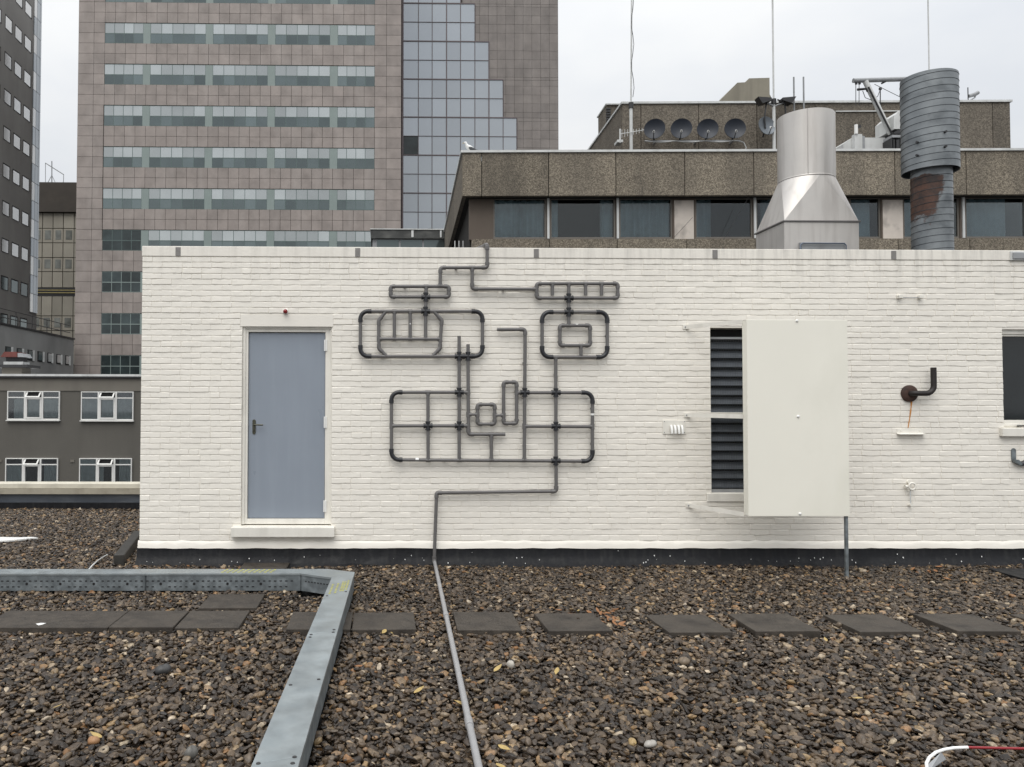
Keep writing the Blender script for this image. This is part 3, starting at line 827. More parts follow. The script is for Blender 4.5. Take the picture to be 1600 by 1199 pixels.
# slots and knock-outs in the front side of the first run
g = MB(); x = XL+.1; yy = yF + .0062
def side_pt(s0, s1, s): return lerp(s0, s1, s)
i = 0
while x < i1.x - .05:
    ph = i % 6
    g.box(x, x+.022, yy-.0024, yy+.001, .098, .107)
    if ph not in (4, 5): g.box(x, x+.022, yy-.0024, yy+.001, .045, .054)
    if ph == 5: g.tube([(x-.02, yy-.0024, .076), (x-.02, yy+.001, .076)], .0125, 12)
    x += .0515; i += 1
dd = Vector((i2.x-i1.x, i2.y-yF, 0)); ln = dd.length; dd.normalize(); nn = Vector((dd.y, -dd.x, 0))
if nn.y > 0: nn = -nn
s_ = .05
while s_ < ln-.04:
    q = Vector((i1.x, yF, 0)) + dd*s_ - nn*.006
    vs = []
    for zz_ in (.100, .109):
        for a_, b2 in ((0, .0024), (.018, .0024), (.018, -.001), (0, -.001)): w_ = q + dd*a_ + nn*b2; vs.append((w_.x, w_.y, zz_))
    g.add(vs, [(0,1,2,3),(4,5,6,7),(0,1,5,4),(1,2,6,5),(2,3,7,6),(3,0,4,7)]); s_ += .034
stuff(g.build('perforation', M['hole'], tray))
# yellow grip dots pressed on the lid near the corner
g = MB(); bx = Vector((dr_.x, dr_.y, 0)); wv = Vector((o2.x-i2.x, o2.y-i2.y, 0))
r0 = Vector((i2.x, i2.y, 0))
for u in (.20, .42, .62, .72, .84):
    for k in range(7):
        q = r0 + wv*u + bx*(.33 + .052*k + (0.02 if u in (.42,.72) else 0))
        g.box(q.x-.008, q.x+.008, q.y-.008, q.y+.008, TH+.0005, TH+.004)
xa = tr_(350, 890).x; xb = tr_(430, 890).x; k = 0; x = xa
while x < xb:
    for j in range(3):
        g.box(x+.012*j, x+.022+.012*j, yF+.03+.052*j, yF+.05+.052*j, TH+.0005, TH+.004)
    x += .05
stuff(g.build('grip_dots', M['yellow'], tray))
for k0 in (.12, .30, .31, .46, .62, .63):
    for u in (.14, .86):
        q = Vector((*lerp(lerp(B_poly[0],B_poly[1],k0), lerp(B_poly[3],B_poly[2],k0), u), TH))
        MB().lathe([(.011,0),(.010,.003),(.0005,.004)], (q.x,q.y,q.z), 8).build('lid_screw', M['darkmetal'], tray)

# ------------------------------------------------------------------ pavers
PV = []
ctr = Vector((0,0,0))
pm = MB(); pm.box(-.245, .245, -.245, .245, -.034, .036)
pme = pm.mesh('paver', M['paver'])
rv = random.Random(9)
def paver(px, py, label, group=None, rz=None):
    """px, py: middle of the front top edge"""
    p = atz(px, py, .036)
    o = bpy.data.objects.new('paver', pme); COL.objects.link(o)
    o.location = (p.x, p.y+.245, rv.uniform(-.004, .003)); o.rotation_euler = (rv.uniform(-.012,.012), rv.uniform(-.012,.012), rv.uniform(-.03,.03) if rz is None else rz)
    b = o.modifiers.new('bevel', 'BEVEL'); b.width = .005; b.segments = 2
    tag(o, label, 'paver', group); PV.append((p.x, p.y+.245, o.rotation_euler.z)); return o
gl_ = 'dark wet concrete paver butted in a closed row before the perforated trunking side'
for px in (323, 220): paver(px, 981, gl_, 'pavers butted in a row', 0.0)
o = paver(66, 981.5, 'long dark slab closing the butted paver row, white scrap on it', None, 0.0); o.scale = (2.02, 1, 1); PV.append((PV[-1][0]-.26, PV[-1][1], 0)); PV.append((PV[-1][0]+.5, PV[-1][1], 0))
paver(355, 950.5, 'single dark paver tucked against the front of the perforated trunking side', None, .01)
paver(497, 983.5, 'dark paver half covered by the trunking lid crossing over it', None, .0)
gs = 'square dark wet stepping stone paver away from the long grey pipe'
for px, py, rz, lb in ((600, 983.5, .0, 'dark stepping stone paver between the trunking and the long grey pipe'), (766, 984, -.02, 'dark stepping stone paver close beside the long grey pipe'),
        (906, 986, .03, 'dark stepping stone paver with orange brown leaves gathered along its edge'), (1094, 987.5, .03, None), (1232, 986.5, -.015, None), (1394, 987, .0, None), (1546, 987, .005, None), (1710, 987, .01, None)):
    paver(px, py, lb or gs, 'stepping stone pavers', rz)
paver(411, 888, 'dark paver lying below the door against the black upstand', None, 0)

# ------------------------------------------------------------------ gravel: one instanced bed
def gravel_points():
    def in_house(x, y): return (x > WX0-.03) & (y > -.10)
    pts = []
    for sp, zlo, zhi, smin, smax in ((.034, -.038, -.018, .0165, .031), (.036, -.014, .010, .0120, .034), (.055, .000, .014, .0060, .0130)):
        xs = np.arange(-7.4, 10.2, sp); ys = np.arange(-6.2, 4.42, sp)
        X, Y = np.meshgrid(xs, ys); X = X.ravel(); Y = Y.ravel()
        X = X + rng.uniform(-.5, .5, X.size)*sp*1.15; Y = Y + rng.uniform(-.5, .5, Y.size)*sp*1.15
        dep = Y + 8.4
        keep = ~((X > WX0-.03) & (Y > -.075))
        keep &= (X > -.62*dep-.5) & (X < .93*dep+.5)
        for (cx, cy, rz) in PV:
            c_, s_ = math.cos(rz), math.sin(rz)
            u = (X-cx)*c_ + (Y-cy)*s_; w = -(X-cx)*s_ + (Y-cy)*c_
            lim_ = np.where(rng.random(X.size) < .35, .226, .250)
            keep &= ~((np.abs(u) < lim_) & (np.abs(w) < lim_))
        keep &= ~((X < i1.x+.05) & (Y > yF-.006) & (Y < yB+.006))
        tB = (Y - i2.y)/dl.y; xl = i2.x + dl.x*tB; tR = (Y - o2.y)/dr_.y; xr = o2.x + dr_.x*tR
        keep &= ~((Y < o2.y+.16) & (X > xl-.006) & (X < xr+.006))
        keep &= ~((X > i1.x) & (X < o2.x) & (Y > i2.y-.02) & (Y < yB))
        for a_, b2 in zip(GP, GP[1:]):
            ab = np.array([b2.x-a_.x, b2.y-a_.y]); L2 = ab@ab
            t_ = np.clip(((X-a_.x)*ab[0] + (Y-a_.y)*ab[1])/L2, 0, 1)
            d2 = (X-a_.x-t_*ab[0])**2 + (Y-a_.y-t_*ab[1])**2
            keep &= ~((d2 < .020**2) & (zlo > -.02))
        X = X[keep]; Y = Y[keep]; n_ = X.size
        Zv = rng.uniform(zlo, zhi, n_) + .007*np.sin(X*2.1+.5)*np.cos(Y*1.7)
        s = smin + (smax-smin)*rng.beta(1.6, 3.2, n_)
        scl = np.stack([s*rng.uniform(.95,1.4,n_), s*rng.uniform(.75,1.05,n_), s*rng.uniform(.34,.70,n_)], 1)
        rot = np.stack([rng.normal(0,.36,n_), rng.normal(0,.36,n_), rng.uniform(0,6.283,n_)], 1)
        pts.append((np.stack([X,Y,Zv],1), scl, rot))
    P_ = np.concatenate([p[0] for p in pts]); S_ = np.concatenate([p[1] for p in pts]); R_ = np.concatenate([p[2] for p in pts])
    return P_, S_, R_
P_, S_, R_ = gravel_points()
me = bpy.data.meshes.new('gravel')
me.vertices.add(len(P_)); me.vertices.foreach_set('co', P_.astype(np.float32).ravel())
def vatt(name, typ, arr, key):
    a_ = me.attributes.new(name, typ, 'POINT'); a_.data.foreach_set(key, arr)
vatt('scl', 'FLOAT_VECTOR', S_.astype(np.float32).ravel(), 'vector')
vatt('rot', 'FLOAT_VECTOR', R_.astype(np.float32).ravel(), 'vector')
NV = 16
vatt('idx', 'INT', rng.integers(0, NV, len(P_)).astype(np.int32), 'value')
vatt('stone_tone', 'FLOAT', rng.random(len(P_)).astype(np.float32), 'value')
def pebble_mat():
    m = bpy.data.materials.new('river_gravel'); m.use_nodes = True
    t = m.node_tree; n = t.nodes; l = t.links.new; b = n['Principled BSDF']
    at = n.new('ShaderNodeAttribute'); at.attribute_type = 'INSTANCER'; at.attribute_name = 'stone_tone'
    cr = n.new('ShaderNodeValToRGB'); el = cr.color_ramp.elements
    cols = [(0, (0.0096,0.0072,0.0053)), (.12, (0.0230,0.0166,0.0120)), (.26, (0.0459,0.0324,0.0218)), (.38, (0.0287,0.0229,0.0190)), (.50, (0.0727,0.0513,0.0330)), (.60, (0.0518,0.0405,0.0313)), (.70, (0.1168,0.0811,0.0495)),
            (.78, (0.0842,0.0667,0.0503)), (.85, (0.1676,0.1153,0.0660)), (.90, (0.1197,0.0963,0.0742)), (.94, (0.2394,0.1667,0.0866)), (.965, (0.1819,0.0901,0.0355)), (.982, (0.2873,0.2297,0.1567)), (1, (0.4022,0.3332,0.2475))]
    el[0].position = 0; el[0].color = (*cols[0][1], 1); el[1].position = 1; el[1].color = (*cols[-1][1], 1)
    for p, c in cols[1:-1]: e = el.new(p); e.color = (*c, 1)
    l(at.outputs['Fac'], cr.inputs['Fac'])
    geo = n.new('ShaderNodeNewGeometry')
    no = n.new('ShaderNodeTexNoise'); no.inputs['Scale'].default_value = 55; no.inputs['Detail'].default_value = 5; l(geo.outputs['Position'], no.inputs['Vector'])
    mr = n.new('ShaderNodeMapRange'); mr.inputs['From Min'].default_value = .3; mr.inputs['From Max'].default_value = .7
    mr.inputs['To Min'].default_value = .6; mr.inputs['To Max'].default_value = 1.5; l(no.outputs['Fac'], mr.inputs['Value'])
    n2 = n.new('ShaderNodeTexNoise'); n2.inputs['Scale'].default_value = .9; n2.inputs['Detail'].default_value = 3; l(geo.outputs['Position'], n2.inputs['Vector'])
    m2 = n.new('ShaderNodeMapRange'); m2.inputs['From Min'].default_value = .3; m2.inputs['From Max'].default_value = .7
    m2.inputs['To Min'].default_value = .8; m2.inputs['To Max'].default_value = 1.2; l(n2.outputs['Fac'], m2.inputs['Value'])
    mu = n.new('ShaderNodeMath'); mu.operation = 'MULTIPLY'; l(mr.outputs[0], mu.inputs[0]); l(m2.outputs[0], mu.inputs[1])
    vs = n.new('ShaderNodeVectorMath'); vs.operation = 'SCALE'; l(cr.outputs['Color'], vs.inputs[0]); l(mu.outputs[0], vs.inputs['Scale'])
    l(vs.outputs[0], b.inputs['Base Color'])
    b.inputs['Roughness'].default_value = .24; b.inputs['Specular IOR Level'].default_value = .34
    bn = n.new('ShaderNodeTexNoise'); bn.inputs['Scale'].default_value = 180; l(geo.outputs['Position'], bn.inputs['Vector'])
    bm = n.new('ShaderNodeBump'); bm.inputs['Distance'].default_value = .0012; l(bn.outputs['Fac'], bm.inputs['Height']); l(bm.outputs['Normal'], b.inputs['Normal'])
    return m
PM = pebble_mat()
gt = bpy.data.node_groups.new('gravel_bed', 'GeometryNodeTree')
gt.interface.new_socket(name='Geometry', in_out='INPUT', socket_type='NodeSocketGeometry')
gt.interface.new_socket(name='Geometry', in_out='OUTPUT', socket_type='NodeSocketGeometry')
gn = gt.nodes.new; gl = gt.links.new
gi = gn('NodeGroupInput'); go = gn('NodeGroupOutput')
join = gn('GeometryNodeJoinGeometry')
insts = []
for k in range(NV):
    ico = gn('GeometryNodeMeshIcoSphere'); ico.inputs['Radius'].default_value = 1.0; ico.inputs['Subdivisions'].default_value = 3
    pos = gn('GeometryNodeInputPosition')
    ad = gn('ShaderNodeVectorMath'); ad.operation = 'ADD'; ad.inputs[1].default_value = (k*7.3, k*3.1, k*5.7)
    gl(pos.outputs[0], ad.inputs[0])
    nz = gn('ShaderNodeTexNoise'); nz.inputs['Scale'].default_value = .75 + .12*(k % 4); nz.inputs['Detail'].default_value = 1.8
    gl(ad.outputs[0], nz.inputs['Vector'])
    sb = gn('ShaderNodeVectorMath'); sb.operation = 'SUBTRACT'; sb.inputs[1].default_value = (.5,.5,.5)
    gl(nz.outputs['Color'], sb.inputs[0])
    sc = gn('ShaderNodeVectorMath'); sc.operation = 'SCALE'; sc.inputs['Scale'].default_value = .85 + .14*(k % 3)
    gl(sb.outputs[0], sc.inputs[0])
    sp_ = gn('GeometryNodeSetPosition'); gl(ico.outputs['Mesh'], sp_.inputs['Geometry']); gl(sc.outputs[0], sp_.inputs['Offset'])
    sh = gn('GeometryNodeSetShadeSmooth'); gl(sp_.outputs[0], sh.inputs['Geometry'])
    sm_ = gn('GeometryNodeSetMaterial'); sm_.inputs['Material'].default_value = PM; gl(sh.outputs[0], sm_.inputs['Geometry'])
    gti = gn('GeometryNodeGeometryToInstance'); gl(sm_.outputs[0], gti.inputs[0]); insts.append(gti)
for gti in reversed(insts): gl(gti.outputs[0], join.inputs[0])
iop = gn('GeometryNodeInstanceOnPoints'); iop.inputs['Pick Instance'].default_value = True
gl(gi.outputs[0], iop.inputs['Points']); gl(join.outputs[0], iop.inputs['Instance'])
def named(nm, typ):
    x_ = gn('GeometryNodeInputNamedAttribute'); x_.data_type = typ; x_.inputs['Name'].default_value = nm; return x_.outputs[0]
gl(named('idx', 'INT'), iop.inputs['Instance Index'])
e2r = gn('FunctionNodeEulerToRotation'); gl(named('rot', 'FLOAT_VECTOR'), e2r.inputs[0]); gl(e2r.outputs[0], iop.inputs['Rotation'])
gl(named('scl', 'FLOAT_VECTOR'), iop.inputs['Scale'])
gl(iop.outputs[0], go.inputs[0])
gravel = bpy.data.objects.new('gravel', me); COL.objects.link(gravel)
me.materials.append(PM)
md = gravel.modifiers.new('gravel_bed', 'NODES'); md.node_group = gt
stuff(gravel); tag(gravel, 'wet dark brown and grey pebble gravel covering the flat roof', 'gravel')


# ------------------------------------------------------------------ roof edge parapet behind the gravel, at the left
PE = 4.46
pe = thing('roof_parapet', 'low roof edge parapet with pale cap and dark blue grey metal upstand', 'parapet', (-6.0, PE, -.03))
px0, px1 = -13.0, WX0+0.6
def pz(py, y=PE): return aty(110, py, y).z
g = MB(); g.box(px0, px1, PE-.05, PE+.2, -.03, pz(785.5)); g.build('base_strip', M['bitumen'], pe)
g = MB(); g.box(px0, px1, PE, PE+.2, pz(785.5)+.001, pz(772)); g.build('upstand', mat('blue_grey_sheet', (.062,.072,.088), .45, var=.25, scale=2, dirt=(.14,.15,.16), dirt_amt=.5, dscale=(2,2,8)), pe)
g = MB(); g.box(px0, px1, PE-.05, PE+.25, pz(772)+.002, pz(763.5)); g.build('fascia', mat('beige_fascia', (.36,.33,.265), .7, var=.15, scale=3, dirt=(.15,.13,.1), dirt_amt=.5, dscale=(6,6,6)), pe)
g = MB(); g.box(px0, px1, PE-.02, PE+.30, pz(763.5)+.002, pz(755.5)); g.build('cap', mat('cream_cap', (.62,.585,.49), .6, var=.1, scale=4, dirt=(.3,.28,.22), dirt_amt=.4, dscale=(3,3,3)), pe, bevel=.01)

# ------------------------------------------------------------------ pink granite tower
TY = 53.6
def T(px, py): return aty(px, py, TY)
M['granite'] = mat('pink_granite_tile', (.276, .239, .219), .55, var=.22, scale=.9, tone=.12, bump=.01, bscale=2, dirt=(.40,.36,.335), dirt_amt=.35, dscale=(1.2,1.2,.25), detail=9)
M['granite2'] = mat('grey_brown_granite_tile', (.205, .182, .168), .55, var=.2, scale=.9, tone=.12, dirt=(.33,.30,.285), dirt_amt=.25, dscale=(1.4,1.4,.2), detail=9)  # wing tiles, greyer and darker granite than the tower front
M['joint'] = mat('dark_joint', (.085,.072,.066), .9, var=.2, scale=1)
M['teal'] = mat('pale_teal_panel', (.225,.275,.262), .45, var=.06, scale=1)
M['tealframe'] = mat('teal_frame', (.085,.125,.118), .45, var=.1, scale=1)
M['t_up'] = mat('pale_upper_glass', (.41,.44,.445), .10, metal=.35, var=.12, scale=.25, tone=.22)  # upper panes, paler than the lower ones
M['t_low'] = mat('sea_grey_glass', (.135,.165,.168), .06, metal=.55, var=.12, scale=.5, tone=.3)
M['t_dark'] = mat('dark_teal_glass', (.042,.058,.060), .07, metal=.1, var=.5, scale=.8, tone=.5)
M['curtainglass'] = mat('silver_blue_glass', (.385,.415,.445), .10, metal=.5, var=.05, scale=.15, tone=.07)
tower = thing('granite_tower', 'tall office tower clad in pinkish granite tiles with teal window bands', 'tower', (T(370, 300).x, TY, STREET))
tx = lambda px: T(px, 250).x
Z0 = T(500, 39).z
FH = 65.52*(TY+8.4)/1200.0
RH = FH/4
ztop = Z0 + FH*3
g = MB(); g.box(tx(120.5), tx(627), TY, TY+24, STREET, ztop); facade = g.build('facade', M['joint'], tower)
cols = [120.5, 145, 162] + [162 + 423/26*i for i in range(1, 27)] + [603.5, 626.5]
colx = [tx(c) for c in cols]
groups = [(162, 222), (233.5, 320), (331.5, 417.5), (429, 515), (527, 585)]
gx = [(tx(a), tx(b)) for a, b in groups]
rt = random.Random(21)
tiles = []
for j in range(-8, 36):
    za = Z0 - RH*j; zb = za - RH
    k = j // 4; sub = j % 4
    for ci in range(len(colx)-1):
        mid = (cols[ci]+cols[ci+1])/2
        if 162 < mid < 585 and sub < 2: continue
        py = 39 + 65.52*j/4
        if py > 392 and mid > 226: continue
        tiles.append((colx[ci], colx[ci+1], zb, za))
tvar = []
for k in range(8):
    t = MB(); t.box(.012, tx(162+423/26)-tx(162)-.012, -.07, 0.01, .012, RH-.012); tvar.append(t.mesh('tile', M['granite'], tone=rt.random()))
W16 = tx(162+423/26)-tx(162)
cnt = 0; g = MB(); tn = []
for (a, b_, c, d) in sorted(tiles, key=lambda q: abs((q[2]-20)/14) + abs(q[0]+14)/25):
    if abs((b_-a)-W16) < .05 and cnt < 215 and c < T(500, -8).z:
        inst('tile', tvar[rt.randrange(8)], facade, (a, TY, c)); cnt += 1
    else:
        g.box(a+.012, b_-.012, TY-.07, TY+.01, c+.012, d-.012); tn += [rt.random()]*6
stuff(g.build('cladding', M['granite'], facade, tone=tn))
# window bands: each window a part, its panes sub-parts
def panes_of(win, x0, x1, z0, z1, n_, frac, mu, ml, me_cache={}):
    w = (x1-x0)/n_; zt_ = z0 + (z1-z0)*frac
    for i in range(n_):
        for lo, (a, b_) in enumerate(((zt_+.03, z1-.05), (z0+.04, zt_-.03))):
            key = (round(w,3), round(b_-a,3), lo, rt.randrange(4), (mu if lo == 0 else ml).name)
            if key not in me_cache:
                q = MB(); q.box(.02, w-.02, -.02, .004, 0, b_-a); me_cache[key] = q.mesh('pane', mu if lo == 0 else ml, tone=rt.random())
            inst('pane', me_cache[key], win, (x0+w*i, TY-.012, a))
for k in range(-2, 9):
    z1 = Z0 - FH*k; z0 = z1 - RH*2
    for gi_, (a, b_) in enumerate(gx):
        if k > 5 and gi_ > 0: continue
        q = MB()
        q.box(a, b_, TY-.03, TY+.002, z1-.05, z1); q.box(a, b_, TY-.06, TY+.002, z0, z0+.04)
        q.box(a, a+.05, TY-.03, TY+.002, z0+.04, z1-.05); q.box(b_-.05, b_, TY-.03, TY+.002, z0+.04, z1-.05)
        zt_ = z0+(z1-z0)*.48; q.box(a+.05, b_-.05, TY-.036, TY+.002, zt_-.03, zt_+.03)
        n_ = max(4, round((b_-a)/W16))
        if gi_ in (0, 4): n_ = 4
        for i in range(1, n_):
            x = a + (b_-a)*i/n_; q.box(x-.022, x+.022, TY-.035, TY+.002, z0+.04, zt_-.03); q.box(x-.022, x+.022, TY-.035, TY+.002, zt_+.03, z1-.05)
        win = q.build('window', M['tealframe'] if k < 6 else M['teal'], tower)
        if k >= 6 or (k == 5 and gi_ == 0): up, lo = M['t_dark'], M['t_dark']  # lower rows: dark reflection of neighbouring buildings put into the glass colour
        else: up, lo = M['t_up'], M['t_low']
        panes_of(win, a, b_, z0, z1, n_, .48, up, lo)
    for gi_ in range(4):
        if k > 5 and gi_ > 0: continue
        a, b_ = gx[gi_][1], gx[gi_+1][0]
        if k > 5: b_ = a + .7
        MB().box(a+.004, b_-.004, TY-.045, TY+.002, z0, z1-.04).build('mullion_panel', M['teal'], tower)

# set-back wing with the stepped glass wall
WY = 61.0
wing = thing('stepped_glass_wing', 'grey brown tiled tower wing with a stepped silver blue glass wall', 'tower', (aty(750, 300, WY).x, WY, STREET))
ux = lambda px: aty(px, 200, WY).x
uz = lambda py: aty(740, py, WY).z
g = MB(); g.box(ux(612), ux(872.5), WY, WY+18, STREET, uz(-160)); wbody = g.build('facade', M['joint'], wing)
gc = [629.5, 653.5, 675, 697.5, 719.4, 741.8, 763.7, 785.8, 807]
grow = [7 + 29.6*i for i in range(-5, 14)]
def glass_right(py):
    if py < -52: return 2
    if py < 7: return 4
    if py < 66: return 5
    if py < 125.5: return 6
    if py < 184.5: return 7
    return 8
gcache = {}
for i in range(len(grow)-1):
    ym = (grow[i]+grow[i+1])/2
    z1, z0 = uz(grow[i]), uz(grow[i+1])
    for c in range(glass_right(ym)):
        a, b_ = ux(gc[c]), ux(gc[c+1])
        if ym > 300 and gc[c] > 700: continue
        dark = (c == 0 and 214 < ym < 244)
        q = MB(); q.box(a+.035, b_-.035, WY-.12, WY-.02, z0+.03, z1-.03)
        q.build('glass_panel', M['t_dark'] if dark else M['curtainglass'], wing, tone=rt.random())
M['mullion'] = mat('plum_mullion', (.125,.100,.104), .5, var=.1, scale=2)
for c in range(9):
    tops = [grow[i] for i in range(len(grow)-1) if glass_right((grow[i]+grow[i+1])/2) >= max(c,1)]
    if not tops: continue
    x = ux(gc[c]); w = .026 if c not in (0, 3, 6) else .05
    MB().box(x-w, x+w, WY-.16, WY-.01, uz(396), uz(min(tops))).build('mullion', M['mullion'], wing)
for i in range(len(grow)):
    ym = grow[i] + 5
    if i == len(grow)-1: break
    w = .06 if i % 2 == 1 else .025
    z = uz(grow[i]); MB().box(ux(629.5), ux(gc[glass_right(ym)]), WY-.175, WY-.012, z-w, z+w*.6).build('transom', M['mullion'], wing)
g = MB(); g.tube([(ux(628.5), WY-.25, uz(396)), (ux(628.5), WY-.25, uz(-160))], .09, 8); g.tube([(ux(626), WY-.25, uz(396)), (ux(626), WY-.25, uz(-160))], .05, 8)
g.build('downpipe', M['mullion'], wing)
g = MB(); tn = []; cnt = 0; cw = 13.62
uw = ux(872)-ux(872-cw)
wv_ = []
for k in range(6):
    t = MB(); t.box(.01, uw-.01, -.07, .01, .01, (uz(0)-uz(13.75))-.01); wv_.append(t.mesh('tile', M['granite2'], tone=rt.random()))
edges = sorted([11 + 13.75*j for j in range(-8, 25)] + [-52, 7, 66, 125.5, 184.5])
for ya, yb in zip(edges, edges[1:]):
    whole = yb-ya > 13.5; ym_ = (ya+yb)/2
    for i in range(18):
        xb = 872 - cw*i; xa = xb-cw
        lim = gc[glass_right(ym_)]
        if xb < lim+3: continue
        xa_ = max(xa, lim+.8)
        if ya > 250: continue
        if xa_ == xa and whole and cnt < 85 and ya > -5:
            inst('tile', wv_[rt.randrange(6)], wbody, (ux(xa), WY, uz(yb))); cnt += 1
        else:
            g.box(ux(xa_)+.01, ux(xb)-.01, WY-.07, WY+.01, uz(yb)+.01, uz(ya)-.01); tn += [rt.random()]*6
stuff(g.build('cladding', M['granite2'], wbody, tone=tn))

# ------------------------------------------------------------------ dark tower with square windows, far left
X1 = aty(40, 300, 63.6).x
M['darkrender'] = mat('dark_grey_render', (.30,.288,.272), .8, var=.16, scale=.25, dirt=(.40,.39,.37), dirt_amt=.5, dscale=(.6,.6,.12))
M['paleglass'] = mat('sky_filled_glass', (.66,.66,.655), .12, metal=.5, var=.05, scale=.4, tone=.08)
dt = thing('dark_tower', 'dark grey rendered tower with rows of square bright windows', 'tower', (X1-8, 63, STREET))
ye0 = atx(-75, 300, X1).y; ye1 = atx(60, 300, X1).y
g = MB(); g.box(X1-18, X1, ye0, ye1, STREET, atx(25, -150, X1).z); g.build('wall', M['darkrender'], dt)
for k in range(-2, 9):
    zc_ = atx(25, 50+56.9*k, X1).z; hh = 10.0*(atx(25,50,X1).y+8.4)/1200
    for pc, hw in ((9.3, 5.2), (25, 5.2), (40, 5.0), (-8, 5.2), (-25, 5.2)):
        ya, yb = atx(pc-hw, 300, X1).y, atx(pc+hw, 300, X1).y
        q = MB(); q.box(X1-.01, X1+.02, ya-.04, yb+.04, zc_-hh-.04, zc_+hh+.04); wn = q.build('window', M['hole'], dt)
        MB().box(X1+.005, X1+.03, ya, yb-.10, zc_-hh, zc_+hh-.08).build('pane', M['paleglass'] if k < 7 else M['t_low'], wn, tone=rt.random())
for k in range(-4, 16):
    zc_ = atx(53, 40+29*k, X1).z; hh = 14.2*(atx(53,50,X1).y+8.4)/1200
    for (pa, pb) in ((48.5, 52.6), (53, 57.2), (57.5, 59.8)):
        ya, yb = atx(pa, 300, X1).y, atx(pb, 300, X1).y
        MB().box(X1+.005, X1+.09, ya, yb, zc_-hh, zc_+hh).build('glazing_strip_pane', M['paleglass'] if (k % 2 and pa < 53) else M['curtainglass'], dt, tone=rt.random())

# ------------------------------------------------------------------ beige slab block in the gap
BY = 92.0
bb = thing('beige_block', 'distant beige panelled block with dark brown roof storey in the gap between towers', 'building', (aty(88, 400, BY).x, BY, STREET))
bx = lambda px: aty(px, 400, BY).x
bz = lambda py: aty(88, py, BY).z
g = MB(); g.box(bx(40), bx(150), BY, BY+14, STREET, bz(333)); g.build('wall', mat('beige_joint', (.11,.10,.08), .9), bb)
g = MB(); g.box(bx(44), bx(146), BY-.6, BY+13, bz(333)+.01, bz(287)); g.build('roof_storey', mat('brown_ribbed_cladding', (.042,.034,.026), .7, var=.25, scale=.8), bb)
M['beige'] = mat('beige_panel', (.30,.278,.232), .75, var=.12, scale=.4, tone=.12, dirt=(.20,.185,.155), dirt_amt=.4, dscale=(.6,.6,.1))
M['b_glass'] = mat('hazy_window', (.16,.165,.15), .12, metal=.3, var=.5, scale=.9)
pcs = [50, 66.5, 83, 99, 116, 132]
prs = [(333.5, 357.5), (380, 403), (425, 450), (463, 494), (517, 540), (540, 570)]
for (ya, yb) in prs:
    for a, b_ in zip(pcs, pcs[1:]):
        MB().box(bx(a)+.05, bx(b_)-.05, BY-.15, BY+.02, bz(yb)+.05, bz(ya)-.05).build('panel', M['beige'], bb, tone=rt.random())
for (ya, yb) in ((357.5, 380), (403, 425), (494, 517)):
    for a, b_ in zip(pcs, pcs[1:]):
        w_ = MB().box(bx(a)+.05, bx(b_)-.05, BY-.15, BY+.02, bz(yb)+.05, bz(ya)-.05).build('window', M['beige'], bb, tone=rt.random())
        MB().box(bx(a+4), bx(b_-3), BY-.17, BY-.14, bz(yb-5), bz(ya+3)).build('pane', M['b_glass'], w_)
MB().box(bx(50), bx(132), BY-.1, BY+.02, bz(463), bz(450)).build('recess_band', M['darkmetal'], bb)
for yy in (454, 458):
    MB().box(bx(50), bx(132), BY-.25, BY-.2, bz(yy+.6), bz(yy-.6)).build('rail', mat('ochre_rail', (.34,.28,.11), .6), bb)
ae = thing('roof_aerial', 'thin roof aerial with slanted boom on the dark brown roof storey', 'antenna', (bx(81), BY+2, bz(287)))
q0 = lambda px, py: aty(px, py, BY+2)
MB().tube([q0(81,289), q0(81,252)], .07, 6).build('mast', M['greymetal'], ae)
MB().tube([q0(71,255), q0(99.5,273)], .07, 6).build('boom', M['greymetal'], ae)
for a_ in ((71,255,71,286), (99.5,273,99,289), (81,274,73,289), (81,274,88,289)):
    MB().tube([q0(*a_[:2]), q0(*a_[2:])], .04, 6).build('stay', M['greymetal'], ae)

# ------------------------------------------------------------------ low charcoal annex with a rail
AY = 52.6
X2 = aty(115.5, 531, AY).x
an = thing('charcoal_annex', 'low charcoal rendered annex with a row of small windows', 'building', (X2-5, 45, STREET))
zt = aty(115.5, 531, AY).z; yn = atx(-60, 520, X2).y
g = MB(); g.box(X2-14, X2, yn, AY, STREET, zt); g.build('wall', mat('charcoal_render', (.25,.25,.243), .8, var=.2, scale=.3, dirt=(.10,.10,.10), dirt_amt=.6, dscale=(.3,.3,.1)), an)
g = MB(); g.box(X2-14.1, X2+.08, yn-.1, AY+.05, zt+.001, zt+.12); g.build('roof_edge', M['darkmetal'], an)
zwt = atx(14, 542, X2).z; zwb = atx(106, 571, X2).z
for i, (a, b_) in enumerate(((8,20),(26,37),(43,53.5),(58.5,69),(74,83),(88,97),(102,110))):
    ya, yb = atx(a, 550, X2).y, atx(b_, 550, X2).y
    wn = MB().box(X2-.02, X2+.03, ya, yb, zwb, zwt).build('window', M['hole'], an)
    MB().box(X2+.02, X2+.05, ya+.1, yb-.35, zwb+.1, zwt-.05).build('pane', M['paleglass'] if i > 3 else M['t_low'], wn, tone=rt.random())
    MB().box(X2+.02, X2+.08, yb-.30, yb-.1, zwb, zwt).build('window_frame', M['palemetal'], wn)
for hh in (.55, 1.1):
    MB().tube([(X2-.3, yn, zt+hh), (X2-.3, AY, zt+hh)], .03, 6).build('rail', M['darkmetal'], an)
y_ = yn
while y_ < AY:
    MB().tube([(X2-.3, y_, zt), (X2-.3, y_, zt+1.1)], .03, 6).build('rail_post', M['darkmetal'], an); y_ += 2.4

